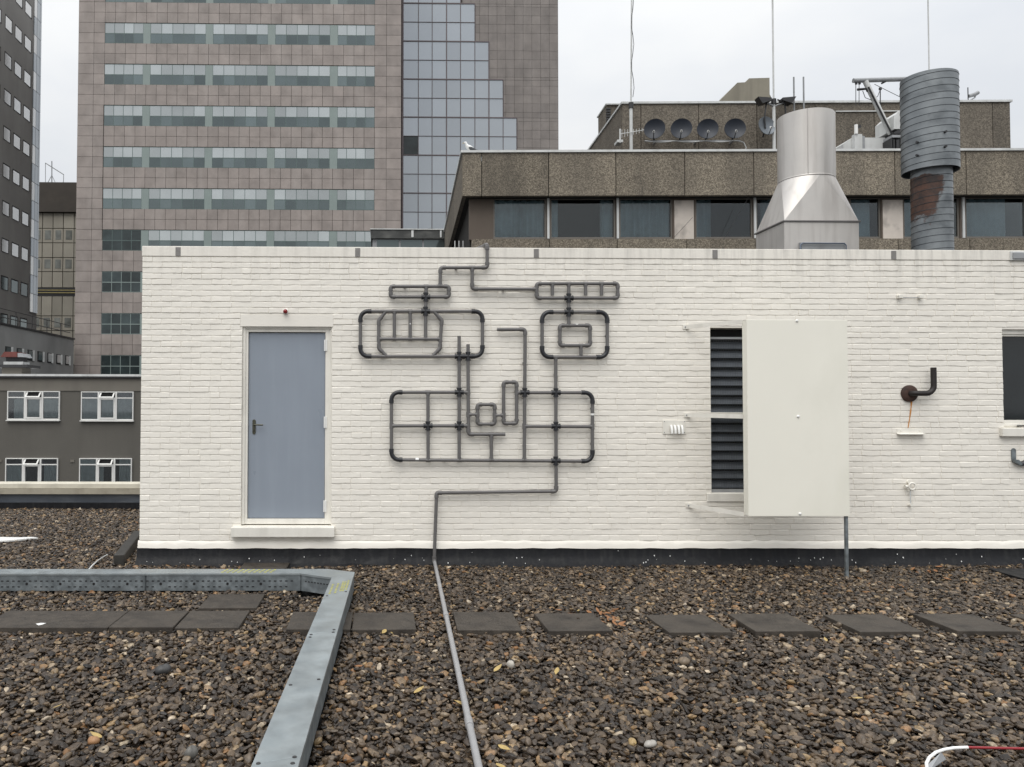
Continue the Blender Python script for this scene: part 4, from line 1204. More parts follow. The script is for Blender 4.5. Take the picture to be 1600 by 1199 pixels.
# ------------------------------------------------------------------ grey rendered house with white windows
HY = 20.1
hs = thing('grey_house', 'grey brown rendered house with white framed windows beyond the roof edge', 'house', (aty(110, 650, HY).x, HY, STREET))
hx_ = lambda px: aty(px, 660, HY).x
hz_ = lambda py: aty(110, py, HY).z
M['render'] = mat('grey_brown_render', (.112,.105,.092), .85, var=.10, scale=.5, dirt=(.085,.080,.070), dirt_amt=.7, dscale=(1.4,1.4,.15), bump=.004, bscale=20)
M['render2'] = mat('pale_grey_render', (.165,.152,.130), .85, var=.12, scale=.6, dirt=(.11,.10,.088), dirt_amt=.5, dscale=(1.2,1.2,.3))
hx0, hx1 = hx_(-140), hx_(330)
g = MB(); g.box(hx0, hx1, HY, HY+9, STREET, hz_(611)); g.build('wall', M['render'], hs)
g = MB(); g.box(hx0-.02, hx1, HY-.03, HY+9, hz_(611)+.002, hz_(591)); g.build('frieze', M['render2'], hs)
g = MB(); g.box(hx0-.1, hx1, HY-.12, HY+9.1, hz_(591)+.002, hz_(588.5)); g.build('gutter', M['darkmetal'], hs)
g = MB(); g.box(hx0-.1, hx1, HY-.14, HY+9.1, hz_(588.5)+.002, hz_(585)); g.build('roof_edge', M['palemetal'], hs)
M['upvc'] = mat('white_window_frame', (.74,.735,.71), .4, var=.05, scale=3)
M['nets'] = mat('net_curtain', (.42,.42,.40), .9, var=.12, scale=6)
def curtain(x0, x1, y, z0, z1, name, m, parent, wl=.16, amp=.02):
    n_ = max(6, int((x1-x0)/wl*6)); q = MB()
    for i in range(n_+1):
        x = x0+(x1-x0)*i/n_; yy = y + amp*math.sin(x*6.283/wl + math.sin(x*7))*(.6+.4*math.sin(x*3.1))
        q.v += [(x, yy, z0), (x, yy, z1)]
    for i in range(n_): q.f.append((2*i, 2*i+2, 2*i+3, 2*i+1))
    return q.build(name, m, parent, smooth=80)
def house_window(l, t_, curt):
    X = lambda dx: hx_(l+dx); Zq = lambda dy: hz_(t_+dy)
    q = MB(); y0, y1 = HY-.07, HY-.001
    q.box(X(0), X(1.6), y0, y1, Zq(45), Zq(0)); q.box(X(80.4), X(82), y0, y1, Zq(45), Zq(0))
    q.box(X(1.6), X(80.4), y0, y1, Zq(1.4), Zq(0)); q.box(X(1.6), X(80.4), y0, y1, Zq(45), Zq(43))
    q.box(X(26.2), X(29), y0-.01, y1, Zq(43), Zq(1.4)); q.box(X(53.6), X(56.4), y0-.01, y1, Zq(43), Zq(1.4))
    q.box(X(1.6), X(26.2), y0, y1, Zq(11), Zq(9.2)); q.box(X(56.4), X(80.4), y0, y1, Zq(11), Zq(9.2))
    q.box(X(29), X(53.6), y0-.02, y1, Zq(13), Zq(9.4)); q.box(X(29), X(31.4), y0-.02, y1, Zq(43), Zq(13)); q.box(X(51.2), X(53.6), y0-.02, y1, Zq(43), Zq(13)); q.box(X(31.4), X(51.2), y0-.02, y1, Zq(43), Zq(40.6))
    win = q.build('window', M['upvc'], hs, bevel=.006)
    MB().box(X(1), X(81), HY-.012, HY-.002, Zq(44), Zq(1)).build('interior', M['hole'], win)
    for (a, b_, c, d) in ((1.6,26.2,1.4,9.2),(56.4,80.4,1.4,9.2),(1.6,26.2,11,43),(56.4,80.4,11,43),(31.4,51.2,13,40.6)):
        MB().box(X(a), X(b_), HY-.045, HY-.041, Zq(d), Zq(c)).build('pane', M['glass'], win)
    # tilted vent light
    z1, z0 = Zq(1.6), Zq(9.2); x0, x1 = X(30), X(52.6)
    v = MB()
    for (xa, xb, s0, s1) in ((x0,x1,.82,1.),(x0,x0+.05,0,.82),(x1-.05,x1,0,.82)):
        P4 = []
        for s in (s0, s1):
            zz = z1-(z1-z0)*s; yy = HY-.05-.17*s
            P4.append((yy, zz))
        v.prism_x([(P4[0][0], P4[0][1]), (P4[1][0], P4[1][1]), (P4[1][0]+.03, P4[1][1]), (P4[0][0]+.03, P4[0][1])], xa, xb)
    v.build('vent_light', M['upvc'], win)
    MB().box(X(-.8), X(82.8), HY-.12, HY-.001, Zq(46.6), Zq(45.1)).build('sill', M['upvc'], win)
    for (a, b_, c, d) in curt: curtain(X(a), X(b_), HY-.03, Zq(d), Zq(c), 'curtain', M['nets'], win, .14, .007)
house_window(12, 611.5, ((10, 25, 11, 43), (57, 80, 11, 42), (32, 51, 13, 40)))
house_window(127, 612, ((2, 26, 11, 43), (57, 80, 11, 43), (32, 51, 13, 40)))
house_window(10.5, 716, ((2, 26, 11, 43), (60, 80, 11, 43)))
house_window(125.5, 716, ((2, 26, 1.5, 43), (62, 80, 1.5, 43), (32, 38, 13, 40)))
for px in (1, 114): MB().box(hx_(px-3), hx_(px+3), HY-.03, HY+.01, hz_(722.5), hz_(718.5)).build('air_brick', M['render2'], hs)
ck = aty(26, 586, HY+3)
ch = thing('chimney_cowl', 'chimney stack with black slab cap and rust red cowl on the grey house', 'chimney', (ck.x, HY+3, ck.z-.3))
cq = lambda px, py: aty(px, py, HY+3)
MB().box(cq(10.5,580).x, cq(41,580).x, HY+2.6, HY+3.4, cq(26,590).z, cq(26,575.5).z).build('stack', M['render2'], ch)
MB().box(cq(-2,573).x, cq(53,573).x, HY+2.4, HY+3.6, cq(26,575.4).z, cq(26,571).z).build('slab_cap', M['darkmetal'], ch)
MB().box(cq(11,573).x, cq(41,573).x, HY+2.7, HY+3.3, cq(26,570.9).z, cq(26,566).z).build('collar', M['palemetal'], ch)
MB().box(cq(13,573).x, cq(39,573).x, HY+2.8, HY+3.2, cq(26,565.9).z, cq(26,559).z).build('vent_box', M['darkmetal'], ch)
q = MB(); za, zb = cq(26,559).z, cq(26,551).z
q.prism_y([(cq(8,559).x, za), (cq(34.5,559).x, za), (cq(33,551).x, zb), (cq(14,551).x, zb)], HY+2.6, HY+3.4); q.build('cowl', mat('rust_red_sheet', (.13,.035,.028), .6, var=.3, scale=3), ch)
q = MB(); q.prism_y([(cq(34.8,559).x, za), (cq(44,559).x, za), (cq(40,552.5).x, zb-.05), (cq(34.8,552.5).x, zb-.05)], HY+2.6, HY+3.4); q.build('cowl_side', M['greymetal'], ch)

# ------------------------------------------------------------------ dark roof lantern
LY = 27.6
rl = thing('roof_lantern', 'low dark framed glazed roof lantern behind the cream coping', 'roof lantern', (aty(636, 380, LY).x, LY, STREET))
lx = lambda px: aty(px, 375, LY).x
lz = lambda py: aty(636, py, LY).z
MB().box(lx(582), lx(760), LY, LY+3, STREET, lz(374)).build('body', M['greymetal'], rl)
MB().box(lx(579.5), lx(762), LY-.15, LY+3.1, lz(374)+.005, lz(360.5)).build('fascia', mat('sooty_fascia', (.050,.052,.050), .6, var=.4, scale=2, dirt=(.14,.14,.13), dirt_amt=.6, dscale=(2,2,3)), rl)
MB().box(lx(578.5), lx(763), LY-.2, LY+3.2, lz(360.5)+.004, lz(359)).build('roof_edge', M['palemetal'], rl)
for a, b_ in ((589, 623), (626, 659.5), (662.5, 696)):
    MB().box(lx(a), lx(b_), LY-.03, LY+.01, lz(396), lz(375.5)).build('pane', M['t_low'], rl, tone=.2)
for a in (592, 670): MB().box(lx(a), lx(a+8), LY+.2, LY+.5, lz(359)+.005, lz(355.5)).build('roof_cap', M['darkmetal'], rl)
for a, b_ in ((642.5, 646), (687, 689.5)): MB().box(lx(a), lx(b_), LY-.18, LY-.152, lz(372), lz(361.5)).build('streak_strip', M['palemetal'], rl)

# ------------------------------------------------------------------ washed concrete office block
CY = 15.6
M['agg'] = aggregate('washed_aggregate', (.098,.084,.064), (.185,.158,.121), (.32,.278,.214), 36.0)
M['agg2'] = aggregate('dark_aggregate', (.088,.075,.060), (.145,.125,.099), (.215,.188,.149), 24.0)
M['agg_joint'] = mat('black_joint', (.018,.016,.014), .9)
ob = thing('office_block', 'brown washed aggregate concrete office block with a ribbon of curtained windows', 'building', (aty(1160, 350, CY).x, CY, STREET))
cx_ = lambda px, y=CY: aty(px, 300, y).x
cz = lambda py, y=CY: aty(1450, py-1.5, y).z
xl = cx_(724.5); xr = cx_(1850)
zF1, zF0 = cz(238), cz(306)
g = MB(); g.box(xl+.06, xr, CY+.06, CY+30, zF0+.02, zF1-.25); g.build('roof_slab', M['agg_joint'], ob)
seams = [724.5, 755.5, 861.3, 967.3, 1075, 1182.5, 1291, 1400, 1509, 1618, 1727, 1850]
for a, b_ in zip(seams, seams[1:]):
    MB().box(cx_(a)+.012, cx_(b_)-.012, CY, CY+.16, zF0, zF1).build('fascia_panel', M['agg'], ob, tone=rt.random(), bevel=.008)
y_ = CY+.17
while y_ < CY+26:
    MB().box(xl+.002, xl+.14, y_, y_+4.28, zF0, zF1).build('fascia_panel', M['agg2'], ob, tone=rt.random()); y_ += 4.30
MB().box(xl-.05, xr, CY-.05, CY+.4, zF1+.003, zF1+.075).build('roof_edge', M['palemetal'], ob)
MB().box(xl-.05, xl+.4, CY+.401, CY+26, zF1+.003, zF1+.075).build('roof_edge', M['palemetal'], ob)
VY = CY+.42                                       # recessed wall plane
vx = lambda px: aty(px, 345, VY).x
vz = lambda py: aty(1450, py-1, VY).z
zw1, zw0 = vz(309), vz(373.5)
WL = [(773,857),(863,966),(971.5,1055),(1090.5,1180),(1185,1291),(1330,1377.5),(1412,1498),(1507,1600),(1606,1720)]
holes = [(vx(a), vx(b_), zw0, zw1) for a, b_ in WL]
g = MB(); core(g, vx(735), xr, vz(374.5), zF0+.02, VY, VY+.25, holes); g.build('wall', mat('brown_window_wall', (.115,.092,.074), .8, var=.15, scale=.8), ob)
sp_seams = [738, 861, 967, 1075, 1182, 1291, 1400, 1509, 1618, 1727, 1850]
for a, b_ in zip(sp_seams, sp_seams[1:]):
    MB().box(vx(a)+.012, vx(b_)-.012, VY-.10, VY+.2, vz(480), vz(375)).build('spandrel_panel', M['agg'], ob, tone=rt.random())
MB().box(vx(737), xr, VY+.02, VY+.3, STREET, vz(481)).build('lower_wall', M['agg2'], ob)
MB().box(xl+.3, xl+.5, VY+.3, CY+26, STREET, zF0).build('side_wall', M['agg_joint'], ob)
MB().box(vx(737), xr, VY+.62, VY+.7, vz(481), zF0+.02).build('interior', M['hole'], ob)
M['drape'] = mat('grey_blue_drape', (.52,.57,.59), .9, var=.2, scale=1.5)
M['frame_dark'] = mat('bronze_window_frame', (.16,.145,.125), .5, var=.15, scale=3)
M['officeglass'] = thin_glass('office_glass', (.70,.76,.78), .012, .03)
dr_list = [[(0,1)], [(0,.12),(.8,1)], [(0,1)], [(0,.28)], [(.1,.6)], [(0,.8)], [(0,.55),(.6,.8)], [(0,.72)], [(.2,1)]]
for (h, drs) in zip(holes, dr_list):
    a, b_, c, d = h; q = MB()
    q.box(a+.001, a+.05, VY+.04, VY+.12, c+.001, d-.001); q.box(b_-.05, b_-.001, VY+.04, VY+.12, c+.001, d-.001)
    q.box(a+.05, b_-.05, VY+.04, VY+.12, c+.001, c+.06); q.box(a+.05, b_-.05, VY+.04, VY+.12, d-.05, d-.001)
    win = q.build('window', M['frame_dark'], ob)
    MB().box(a+.05, b_-.05, VY+.075, VY+.081, c+.06, d-.05).build('pane', M['officeglass'], win)
    for s0, s1 in drs:
        curtain(a+.05+(b_-a-.1)*s0, a+.05+(b_-a-.1)*s1, VY+.22, c+.04, d-.03, 'curtain', M['drape'], win, .25, .10)
for a in (859.7, 968.8, 1182.5, 1502.5):
    MB().box(vx(a)-.035, vx(a)+.035, VY-.05, VY-.002, zw0, zw1).build('mullion', M['palemetal'], ob)
M['stained'] = mat('stained_white_panel', (.60,.54,.48), .7, var=.12, scale=2, dirt=(.16,.14,.125), dirt_amt=.55, dscale=(3,3,2))
for a, b_ in ((1057.5,1087.5),(1379.5,1410)):
    MB().box(vx(a), vx(b_), VY-.03, VY-.002, zw0-.02, zw1-.1).build('infill_panel', M['stained'], ob)
for px in (715.5, 709, 722): MB().tube([aty(px, 372, CY+2.6+.0*px), aty(px, 420, CY+2.6)], .025, 6).build('post', M['palemetal'], ob)
for (p1, p2) in (((1174,306),(1134,373)), ((1087,337),(1058,368))):
    MB().tube([aty(*p1, CY-.02), aty(*p2, VY-.14)], .006, 5).build('stay_wire', M['darkmetal'], ob)

# upper storey
UY = 21.6
up = thing('plant_storey', 'set back upper storey of dark brown aggregate panels with white roof edge', 'building', (aty(1270, 200, UY).x, UY, zF1-.3))
ux2 = lambda px, y=UY: aty(px, 200, y).x
uz2 = lambda py, y=UY: aty(1270, py, y).z
zU1 = uz2(161.5); zU0 = zF1-.3
xl2, xr2 = ux2(975.5), ux2(1571.5)
MB().box(xl2+.06, xr2-.06, UY+.06, UY+12, zU0, zU1-.2).build('core', M['agg_joint'], up)
ss = [975.5, 1004.5, 1094, 1184.3, 1274, 1364.3, 1454, 1544.5, 1571.5]
for a, b_ in zip(ss, ss[1:]):
    MB().box(ux2(a)+.012, ux2(b_)-.012, UY, UY+.15, zU0, zU1).build('wall_panel', M['agg2'], up, tone=rt.random(), bevel=.008)
y_ = UY+.16
while y_ < UY+10:
    MB().box(xl2, xl2+.12, y_, y_+3.3, zU0, zU1).build('wall_panel', M['agg2'], up, tone=.3); y_ += 3.32
MB().box(xl2-.05, xr2+.05, UY-.06, UY+.4, zU1+.003, zU1+.085).build('roof_edge', M['palemetal'], up)
MB().box(xl2-.05, xl2+.3, UY+.401, UY+12, zU1+.003, zU1+.085).build('roof_edge', M['palemetal'], up)
MB().box(ux2(1305), ux2(1412), UY-.05, UY-.002, uz2(175.5), uz2(174)).build('conduit', M['palemetal'], up)
p0 = lambda px, py: aty(px, py, UY+5)
vb = thing('vent_housing', 'dark louvred vent housing behind the slanting edge of the upper storey', 'vent', (p0(962,180).x, UY+5, uz2(190)))
MB().box(p0(949.5,170).x, p0(985,170).x, UY+5, UY+6.5, zU0, p0(960,162).z).build('body', M['agg2'], vb, tone=.2)
MB().box(p0(948,170).x, p0(985,170).x, UY+4.9, UY+6.6, p0(960,162).z+.003, p0(960,160).z).build('cap', M['palemetal'], vb)
for i in range(6):
    z = p0(960, 168+4*i).z; MB().box(p0(949,170).x-.0, p0(956,170).x, UY+4.94, UY+4.998, z-.03, z+.04).build('slat', M['darkmetal'], vb)
SYY = 29.0
st = thing('concrete_stair_head', 'pale concrete stair head with sloping back rising above the upper storey', 'stair head', (aty(1170,150,SYY).x, SYY, zU1-.5))
sq = lambda px, py: (aty(px, py, SYY).x, aty(px, py, SYY).z)
M['paleconc'] = mat('pale_concrete', (.265,.245,.195), .85, var=.15, scale=.8, dirt=(.15,.135,.11), dirt_amt=.6, dscale=(1.5,1.5,.2))
MB().prism_y([sq(1110,172), sq(1124,158.5), sq(1152,129.5), sq(1165,129), sq(1170,123), sq(1201.5,122.5), sq(1202,172)], SYY, SYY+3).build('wall', M['paleconc'], st)
MB().prism_y([sq(1202.3,172), sq(1202.3,138), sq(1208,148), sq(1212,172)], SYY+.3, SYY+2).build('side_fin', M['paleconc'], st)

# ------------------------------------------------------------------ masts, dishes, lamps, davit
MY = 21.1
def mast(px, base_py, knee, label, y=MY, thick=.062, lean=0):
    b = aty(px, base_py, y); b.z = zF1-.25 if y < 23 else zU1-.2
    m_ = thing('antenna_mast', label, 'mast', b, 'antenna masts')
    k_ = aty(px, knee, y)
    MB().tube([b, Vector((b.x, y, k_.z))], thick, 10).build('lower_tube', M['palemetal'], m_, smooth=50)
    MB().tube([Vector((b.x, y, k_.z-.1)), Vector((b.x+lean, y, k_.z+8))], thick*.55, 8).build('upper_tube', M['palemetal'], m_, smooth=50)
    MB().tube([Vector((b.x, y, k_.z-.12)), Vector((b.x, y, k_.z+.10))], thick*1.6, 8).build('joint_sleeve', M['darkmetal'], m_, smooth=50)
    return m_, b, k_
m1, b1, kk1 = mast(989.5, 233, 161, 'tall white mast beside the row of dark satellite dishes', lean=.10)
MB().tube([Vector((b1.x+.06+.05*math.sin(i*1.3), MY-.06, kk1.z+.3+i*.35)) for i in range(14)], .012, 5).build('cable', M['darkmetal'], m1, smooth=60)
m2, b2, kk2 = mast(1211, 233, 158, 'tall white mast carrying two black floodlights', lean=.0)
m3, b3, kk3 = mast(1447, 158, 120, 'thin white mast rising behind the spiral duct', y=25.0, thick=.05)
for b, px in ((m1, 981), (m2, 1204)):
    z_ = woff(b).z+.8; MB().box(woff(b).x-.05, woff(b).x+.05, MY, UY+.01, z_-.03, z_+.03).build('stand_off', M['greymetal'], b)
for sgn, lab in ((-1, 'black floodlight on the dish side of the white mast'), (1, 'black floodlight on the steel stack side of the white mast')):
    c = Vector((b2.x + sgn*.47, MY-.1, aty(1211, 161, MY).z))
    f = thing('floodlight', lab, 'floodlight', c)
    q = MB(); q.prism_y([(c.x-.26, c.z+.14-.02*sgn), (c.x+.26, c.z+.14+.02*sgn), (c.x+.26-.16*(sgn>0), c.z-.10+.12*(sgn<0)), (c.x-.26+.16*(sgn<0), c.z-.10+.12*(sgn>0))], MY-.3, MY+.05); q.build('housing', M['darkmetal'], f)
    MB().tube([(c.x-sgn*.15, MY-.1, c.z-.02), (b2.x, MY-.03, c.z-.12)], .03, 6).build('arm', M['greymetal'], f)
q = MB()
for s in (-1, 1): q.tube([(b2.x+s*.1, MY-.08, kk2.z+.05), (b2.x+s*.35, MY-.15, kk2.z-.1), (b2.x+s*.42, MY-.12, kk2.z-.7), (b2.x+s*.38, MY-.1, kk2.z-1.1)], .03, 6)
q.build('cable_bundle', M['darkmetal'], m2, smooth=60)

M['dish'] = mat('dark_grey_dish', (.013,.018,.029), .5, metal=.0, var=.12, scale=2)
M['dish_pale'] = mat('pale_grey_dish', (.16,.18,.20), .4, metal=.2, var=.12, scale=2)
def make_dish(r, m, label):
    t = thing('satellite_dish', label, 'satellite dish', (0,0,0), 'satellite dishes on the upper storey')
    pr = [(.0005, 0)] + [(r*i/8, .30*r*(i/8)**2) for i in range(1, 9)] + [(r*1.0, .30*r-.03), (.0005, -.03)]
    q = MB(); q.lathe(pr, n=32); d = bpy.data.objects.new('reflector', q.mesh('reflector', m, 40)); COL.objects.link(d); d.parent = t
    q = MB(); q.tube([(0, -r*1.02, .08), (0, -r*.45, .52*r*1.6)], .016, 6); o = bpy.data.objects.new('feed_arm', q.mesh('feed_arm', M['darkmetal'])); COL.objects.link(o); o.parent = t
    q = MB(); q.tube([(0, -r*.50, .50*r*1.6), (0, -r*.38, .40*r*1.6)], [.05,.035], 8); o2_ = bpy.data.objects.new('feed_horn', q.mesh('feed_horn', M['whiteplastic'], 50)); COL.objects.link(o2_); o2_.parent = t
    q = MB(); q.tube([(0,-.1,-.02),(0,-r*.9,-.22)], .03, 8); q.box(-.06,.06,-.16,-.04,-.14,-.02); o3 = bpy.data.objects.new('back_bracket', q.mesh('back_bracket', M['darkmetal'])); COL.objects.link(o3); o3.parent = t
    return t
DY = UY-.45
dl_lab = ['dark satellite dish nearest the small comb aerial', 'dark satellite dish second along from the small comb aerial', 'dark satellite dish third along from the small comb aerial', 'dark satellite dish last on the cable before the pale one']
dish0 = make_dish(.40, M['dish'], dl_lab[0])
for i, (px, py, yaw) in enumerate(((1026,200,-26),(1067,200,-18),(1107.5,201,-14),(1149.5,201,-10))):
    o = dish0 if i == 0 else copy_tree(dish0)
    o['label'] = dl_lab[i]
    o.location = aty(px, py, DY); o.rotation_euler = Euler((R(86), R(6), R(yaw*.8)), 'XYZ')
dp = make_dish(.37, M['dish_pale'], 'paler satellite dish beside the mast with floodlights')
dp.location = aty(1197, 197, DY-.1); dp.rotation_euler = Euler((R(84), R(-8), R(16)), 'XYZ')
a, b_ = aty(1012, 216, DY), aty(1160, 216, DY)
rk = thing('dish_rail', 'thin horizontal pipe rail with white cable below the dark dishes', 'rail', (a.x, DY, a.z))
MB().tube([(a.x, DY+.12, a.z), (b_.x, DY+.12, a.z)], .03, 8).build('pipe', M['greymetal'], rk)
q = [(a.x + (b_.x-a.x)*i/24, DY+.05, a.z-.02-.05*abs(math.sin(i*.42))) for i in range(25)]; e = Vector(q[-1])
q += [(e.x+.12, DY+.05, e.z-.05), (e.x+.22, DY+.05, e.z-.25), (e.x+.15, DY+.1, e.z-.42)]
MB().tube(q, .022, 6).build('cable', M['palemetal'], rk, smooth=60)
for px in (1030, 1094, 1150): x = aty(px, 216, DY).x; MB().box(x-.03, x+.03, DY+.12, UY+.01, a.z-.03, a.z+.03).build('bracket', M['greymetal'], rk)
yg = aty(972, 206, DY)
ya_ = thing('comb_aerial', 'small white comb shaped aerial by the tall white mast', 'antenna', yg)
e = aty(1010, 200, DY-.3)
MB().tube([yg, e], .014, 6).build('boom', M['palemetal'], ya_)
for i in range(8):
    p = yg.lerp(e, .08+.12*i); MB().tube([p-UZ*(.16-.012*i), p+UZ*(.16-.012*i)], .009, 5).build('element', M['palemetal'], ya_)
MB().tube([yg-UZ*.35, yg+UZ*.2], .03, 6).build('post', M['palemetal'], ya_); MB().box(yg.x-.1, yg.x+.12, DY, UY+.01, yg.z-.32, yg.z-.22).build('bracket', M['palemetal'], ya_)

for px, tip, lab in ((1242, 120, 'thin steel rod rising behind the stack rim, nearer the floodlight mast'), (1257, 120, 'thin steel rod rising behind the stack rim, nearer the davit boom')):
    a = aty(px, 200, MY); t_ = aty(px, tip, MY); b = Vector((a.x, MY, zF1-.25))
    r_ = thing('lightning_rod', lab, 'rod', b); MB().tube([b, Vector((a.x, MY, t_.z))], .030, 6).build('rod', M['greymetal'], r_); MB().box(a.x-.12, a.x+.12, MY-.12, MY+.12, b.z, b.z+.15).build('foot', M['paleconc'], r_)

GY = 18.6
dv = thing('window_cleaning_davit', 'grey roof davit crane with horizontal boom and slanting strut', 'crane', (aty(1380, 230, GY).x, GY, zF1-.25))
D_ = lambda px, py, y=GY: aty(px, py, y)
MB().tube([D_(1333.5,126), D_(1460,124)], .085, 8).build('boom', M['greymetal'], dv, smooth=50)
MB().tube([D_(1352,127), D_(1391,210)], .095, 10).build('strut', M['palemetal'], dv, smooth=50)
MB().tube([D_(1357,136, GY-.12), D_(1394,212, GY-.12)], .03, 8).build('ram', M['darkmetal'], dv)
x0, x1 = D_(1388,200).x, D_(1425,200).x
MB().prism_y([(x0, D_(1388,207).z), (x0, D_(1388,186).z), (D_(1396,186).x, D_(1396,178.5).z), (x1, D_(1400,178.5).z), (x1, D_(1400,207).z)], GY-.3, GY+.8).build('cabinet', M['palemetal'], dv, bevel=.01)
MB().box(D_(1405,200).x, D_(1406.5,200).x, GY-.315, GY-.302, D_(1400,206).z, D_(1400,180).z).build('cabinet_edge', M['greymetal'], dv)
MB().prism_y([(D_(1388,211).x, D_(1388,211.5).z), (D_(1396,208).x, D_(1396,207.3).z), (x1, D_(1400,207.3).z), (x1, D_(1400,214).z), (D_(1389,214).x, D_(1388,214).z)], GY-.28, GY+.7).build('turntable', M['darkmetal'], dv)
MB().box(D_(1385,216).x, x1, GY-.3, GY+.7, D_(1400,220).z, D_(1400,216).z).build('ring', M['greymetal'], dv)
q = MB()
for i in range(9): x = D_(1384+4*i, 222).x; q.box(x, x+.04+.02*(i % 3), GY-.28+.03*(i % 2), GY+.5, zF1-.25, D_(1400,221+ (i%3)).z)
q.build('winch', M['darkmetal'], dv)
MB().prism_y([(D_(1323,232).x, zF1-.25), (D_(1323,221).x, D_(1323,222).z), (D_(1337,212).x, D_(1337,212).z), (D_(1388,212).x, D_(1388,212.5).z), (D_(1388,232).x, zF1-.25)], GY+.2, GY+1.2).build('counterweight_box', M['palemetal'], dv)
MB().box(D_(1336,220).x, D_(1347.5,220).x, GY, GY+.19, zF1-.25, D_(1340,209.5).z).build('hatch', M['palemetal'], dv)
MB().box(D_(1349,220).x, D_(1354,220).x, GY+.1, GY+.19, zF1-.25, D_(1340,211).z).build('channel', M['greymetal'], dv)
MB().tube([D_(1338,209.5), D_(1338,195)], .06, 8).build('beacon', M['whiteplastic'], dv); MB().box(D_(1341,200).x, D_(1344.5,200).x, GY-.05, GY+.05, D_(1341,200).z, D_(1341,196).z).build('beacon_lens', M['darkmetal'], dv)
for px in (1337.5, 1342.5): MB().tube([D_(px,127), D_(px,165)], .012, 5).build('hoist_wire', M['darkmetal'], dv); MB().tube([D_(px,127), D_(px+1,132)], .04, 6).build('pulley', M['darkmetal'], dv)
MB().tube([D_(1340,140), D_(1354,139), D_(1356,143)], .045, 6).build('bracket', M['darkmetal'], dv)
MB().tube([D_(1366,132), D_(1412,156)], .010, 5).build('stay', M['darkmetal'], dv)
MB().tube([D_(1384,123), D_(1383,128), D_(1377,131)], .035, 6).build('cleat', M['darkmetal'], dv)
MB().tube([D_(1375,170), D_(1375,138)], .018, 5).build('probe', M['darkmetal'], dv); MB().tube([D_(1375,141), D_(1375,137.5)], .05, 6).build('probe_head', M['darkmetal'], dv)
MB().tube([D_(1348,142), D_(1352,153), D_(1362,157), D_(1371,151), D_(1374,143)], .012, 5).build('loose_cable', M['darkmetal'], dv, smooth=60)

c = aty(1507, 160, UY+.2); c.z = zU1+.085
cc = thing('security_camera', 'grey security camera with upright rod on the upper roof edge', 'camera', c)
C_ = lambda px, py: aty(px, py, UY+.2)
MB().tube([c, C_(1506.5,140)], .018, 6).build('rod', M['darkmetal'], cc)
MB().tube([C_(1508,153.5), C_(1517,151), C_(1522,148)], [.07,.08,.075], 8).build('body', M['greymetal'], cc, smooth=50)
MB().tube([C_(1510,160), C_(1517,156), C_(1518,152)], .03, 6).build('arm', M['greymetal'], cc)

# ------------------------------------------------------------------ gull
gp_ = aty(735.5, 235, CY+.15); gp_.z = zF1+.076
gu = thing('gull', 'white gull with dark grey wings standing on the concrete roof edge', 'gull', gp_)
GW = lambda px, py, dy=0: aty(px, py, CY+.15+dy)
spine = [GW(750,228.6), GW(746,227.6), GW(742,226.4), GW(738,224.6), GW(734.5,222.6), GW(732,220), GW(731,217.4), GW(730.2,215.6), GW(728.8,215.2), GW(727.4,215.6)]
MB().tube(spine, [.010,.030,.060,.082,.082,.055,.040,.044,.034,.012], 12).build('body', mat('white_feathers', (.80,.80,.78), .8, var=.04, scale=20), gu, smooth=70)
for s in (-1, 1):
    MB().tube([GW(735,222.6,s*.055), GW(738.5,224.4,s*.072), GW(742.5,226.0,s*.060), GW(747,227.6,s*.035), GW(752.5,229.2,s*.012)], [.02,.055,.05,.028,.006], 8).build('wing', mat('slate_feathers', (.075,.08,.085), .8, var=.1, scale=20), gu, smooth=70)
    MB().tube([GW(736.5+s*.3,226.5,s*.03), Vector((gp_.x+s*.006, gp_.y+s*.03, gp_.z+.01)), Vector((gp_.x-.045, gp_.y+s*.035, gp_.z+.004))], .008, 5).build('leg', mat('pink_leg', (.45,.28,.24), .6), gu)
MB().tube([GW(727.5,215.6), GW(725.0,216.6)], [.013,.003], 6).build('beak', mat('yellow_beak', (.55,.38,.06), .5), gu)

# the office block stands about a degree off the line of the rooftop building
piv = Vector((aty(1450, 300, CY).x, CY, 0)); RA = -R(1.85)
for o in [x for x in COL.objects if x.parent is None and x.name.split('.')[0] in ('office_block','plant_storey','vent_housing','concrete_stair_head','antenna_mast','floodlight','satellite_dish','dish_rail','comb_aerial','lightning_rod','window_cleaning_davit','security_camera','gull')]:
    o.location.y += math.tan(RA)*(o.location.x - piv.x); o.rotation_euler.z += RA

# ------------------------------------------------------------------ stainless stack on the rooftop building
S0 = 3.0
ZR = Z_COP-.02
sk = thing('steel_exhaust_stack', 'stainless steel exhaust stack with tapered hood on the cream building roof', 'exhaust stack', (aty(1284,388,S0).x, S0+.43, ZR))
xa, xb = aty(1225.5,350,S0).x, aty(1342,350,S0).x
zf = aty(1284, 346, S0).z
dep = .88
MB().box(xa, xb, S0, S0+dep, ZR, zf-.012).build('base_box', M['steel'], sk, bevel=.004)
MB().box(xa-.02, xb+.02, S0-.02, S0+dep+.02, zf-.010, zf+.012).build('flange', mat('flange_steel', (.24,.23,.225), .45, metal=.7, var=.1), sk, bevel=.003)
cxs, cys = (xa+xb)/2-.01, S0+dep/2
rr_ = 40.3*(cys+8.4)/1200; cxs += .03
zc1 = aty(1262, 271.5, cys-rr_).z; zc2 = aty(1262, 168, cys-rr_).z
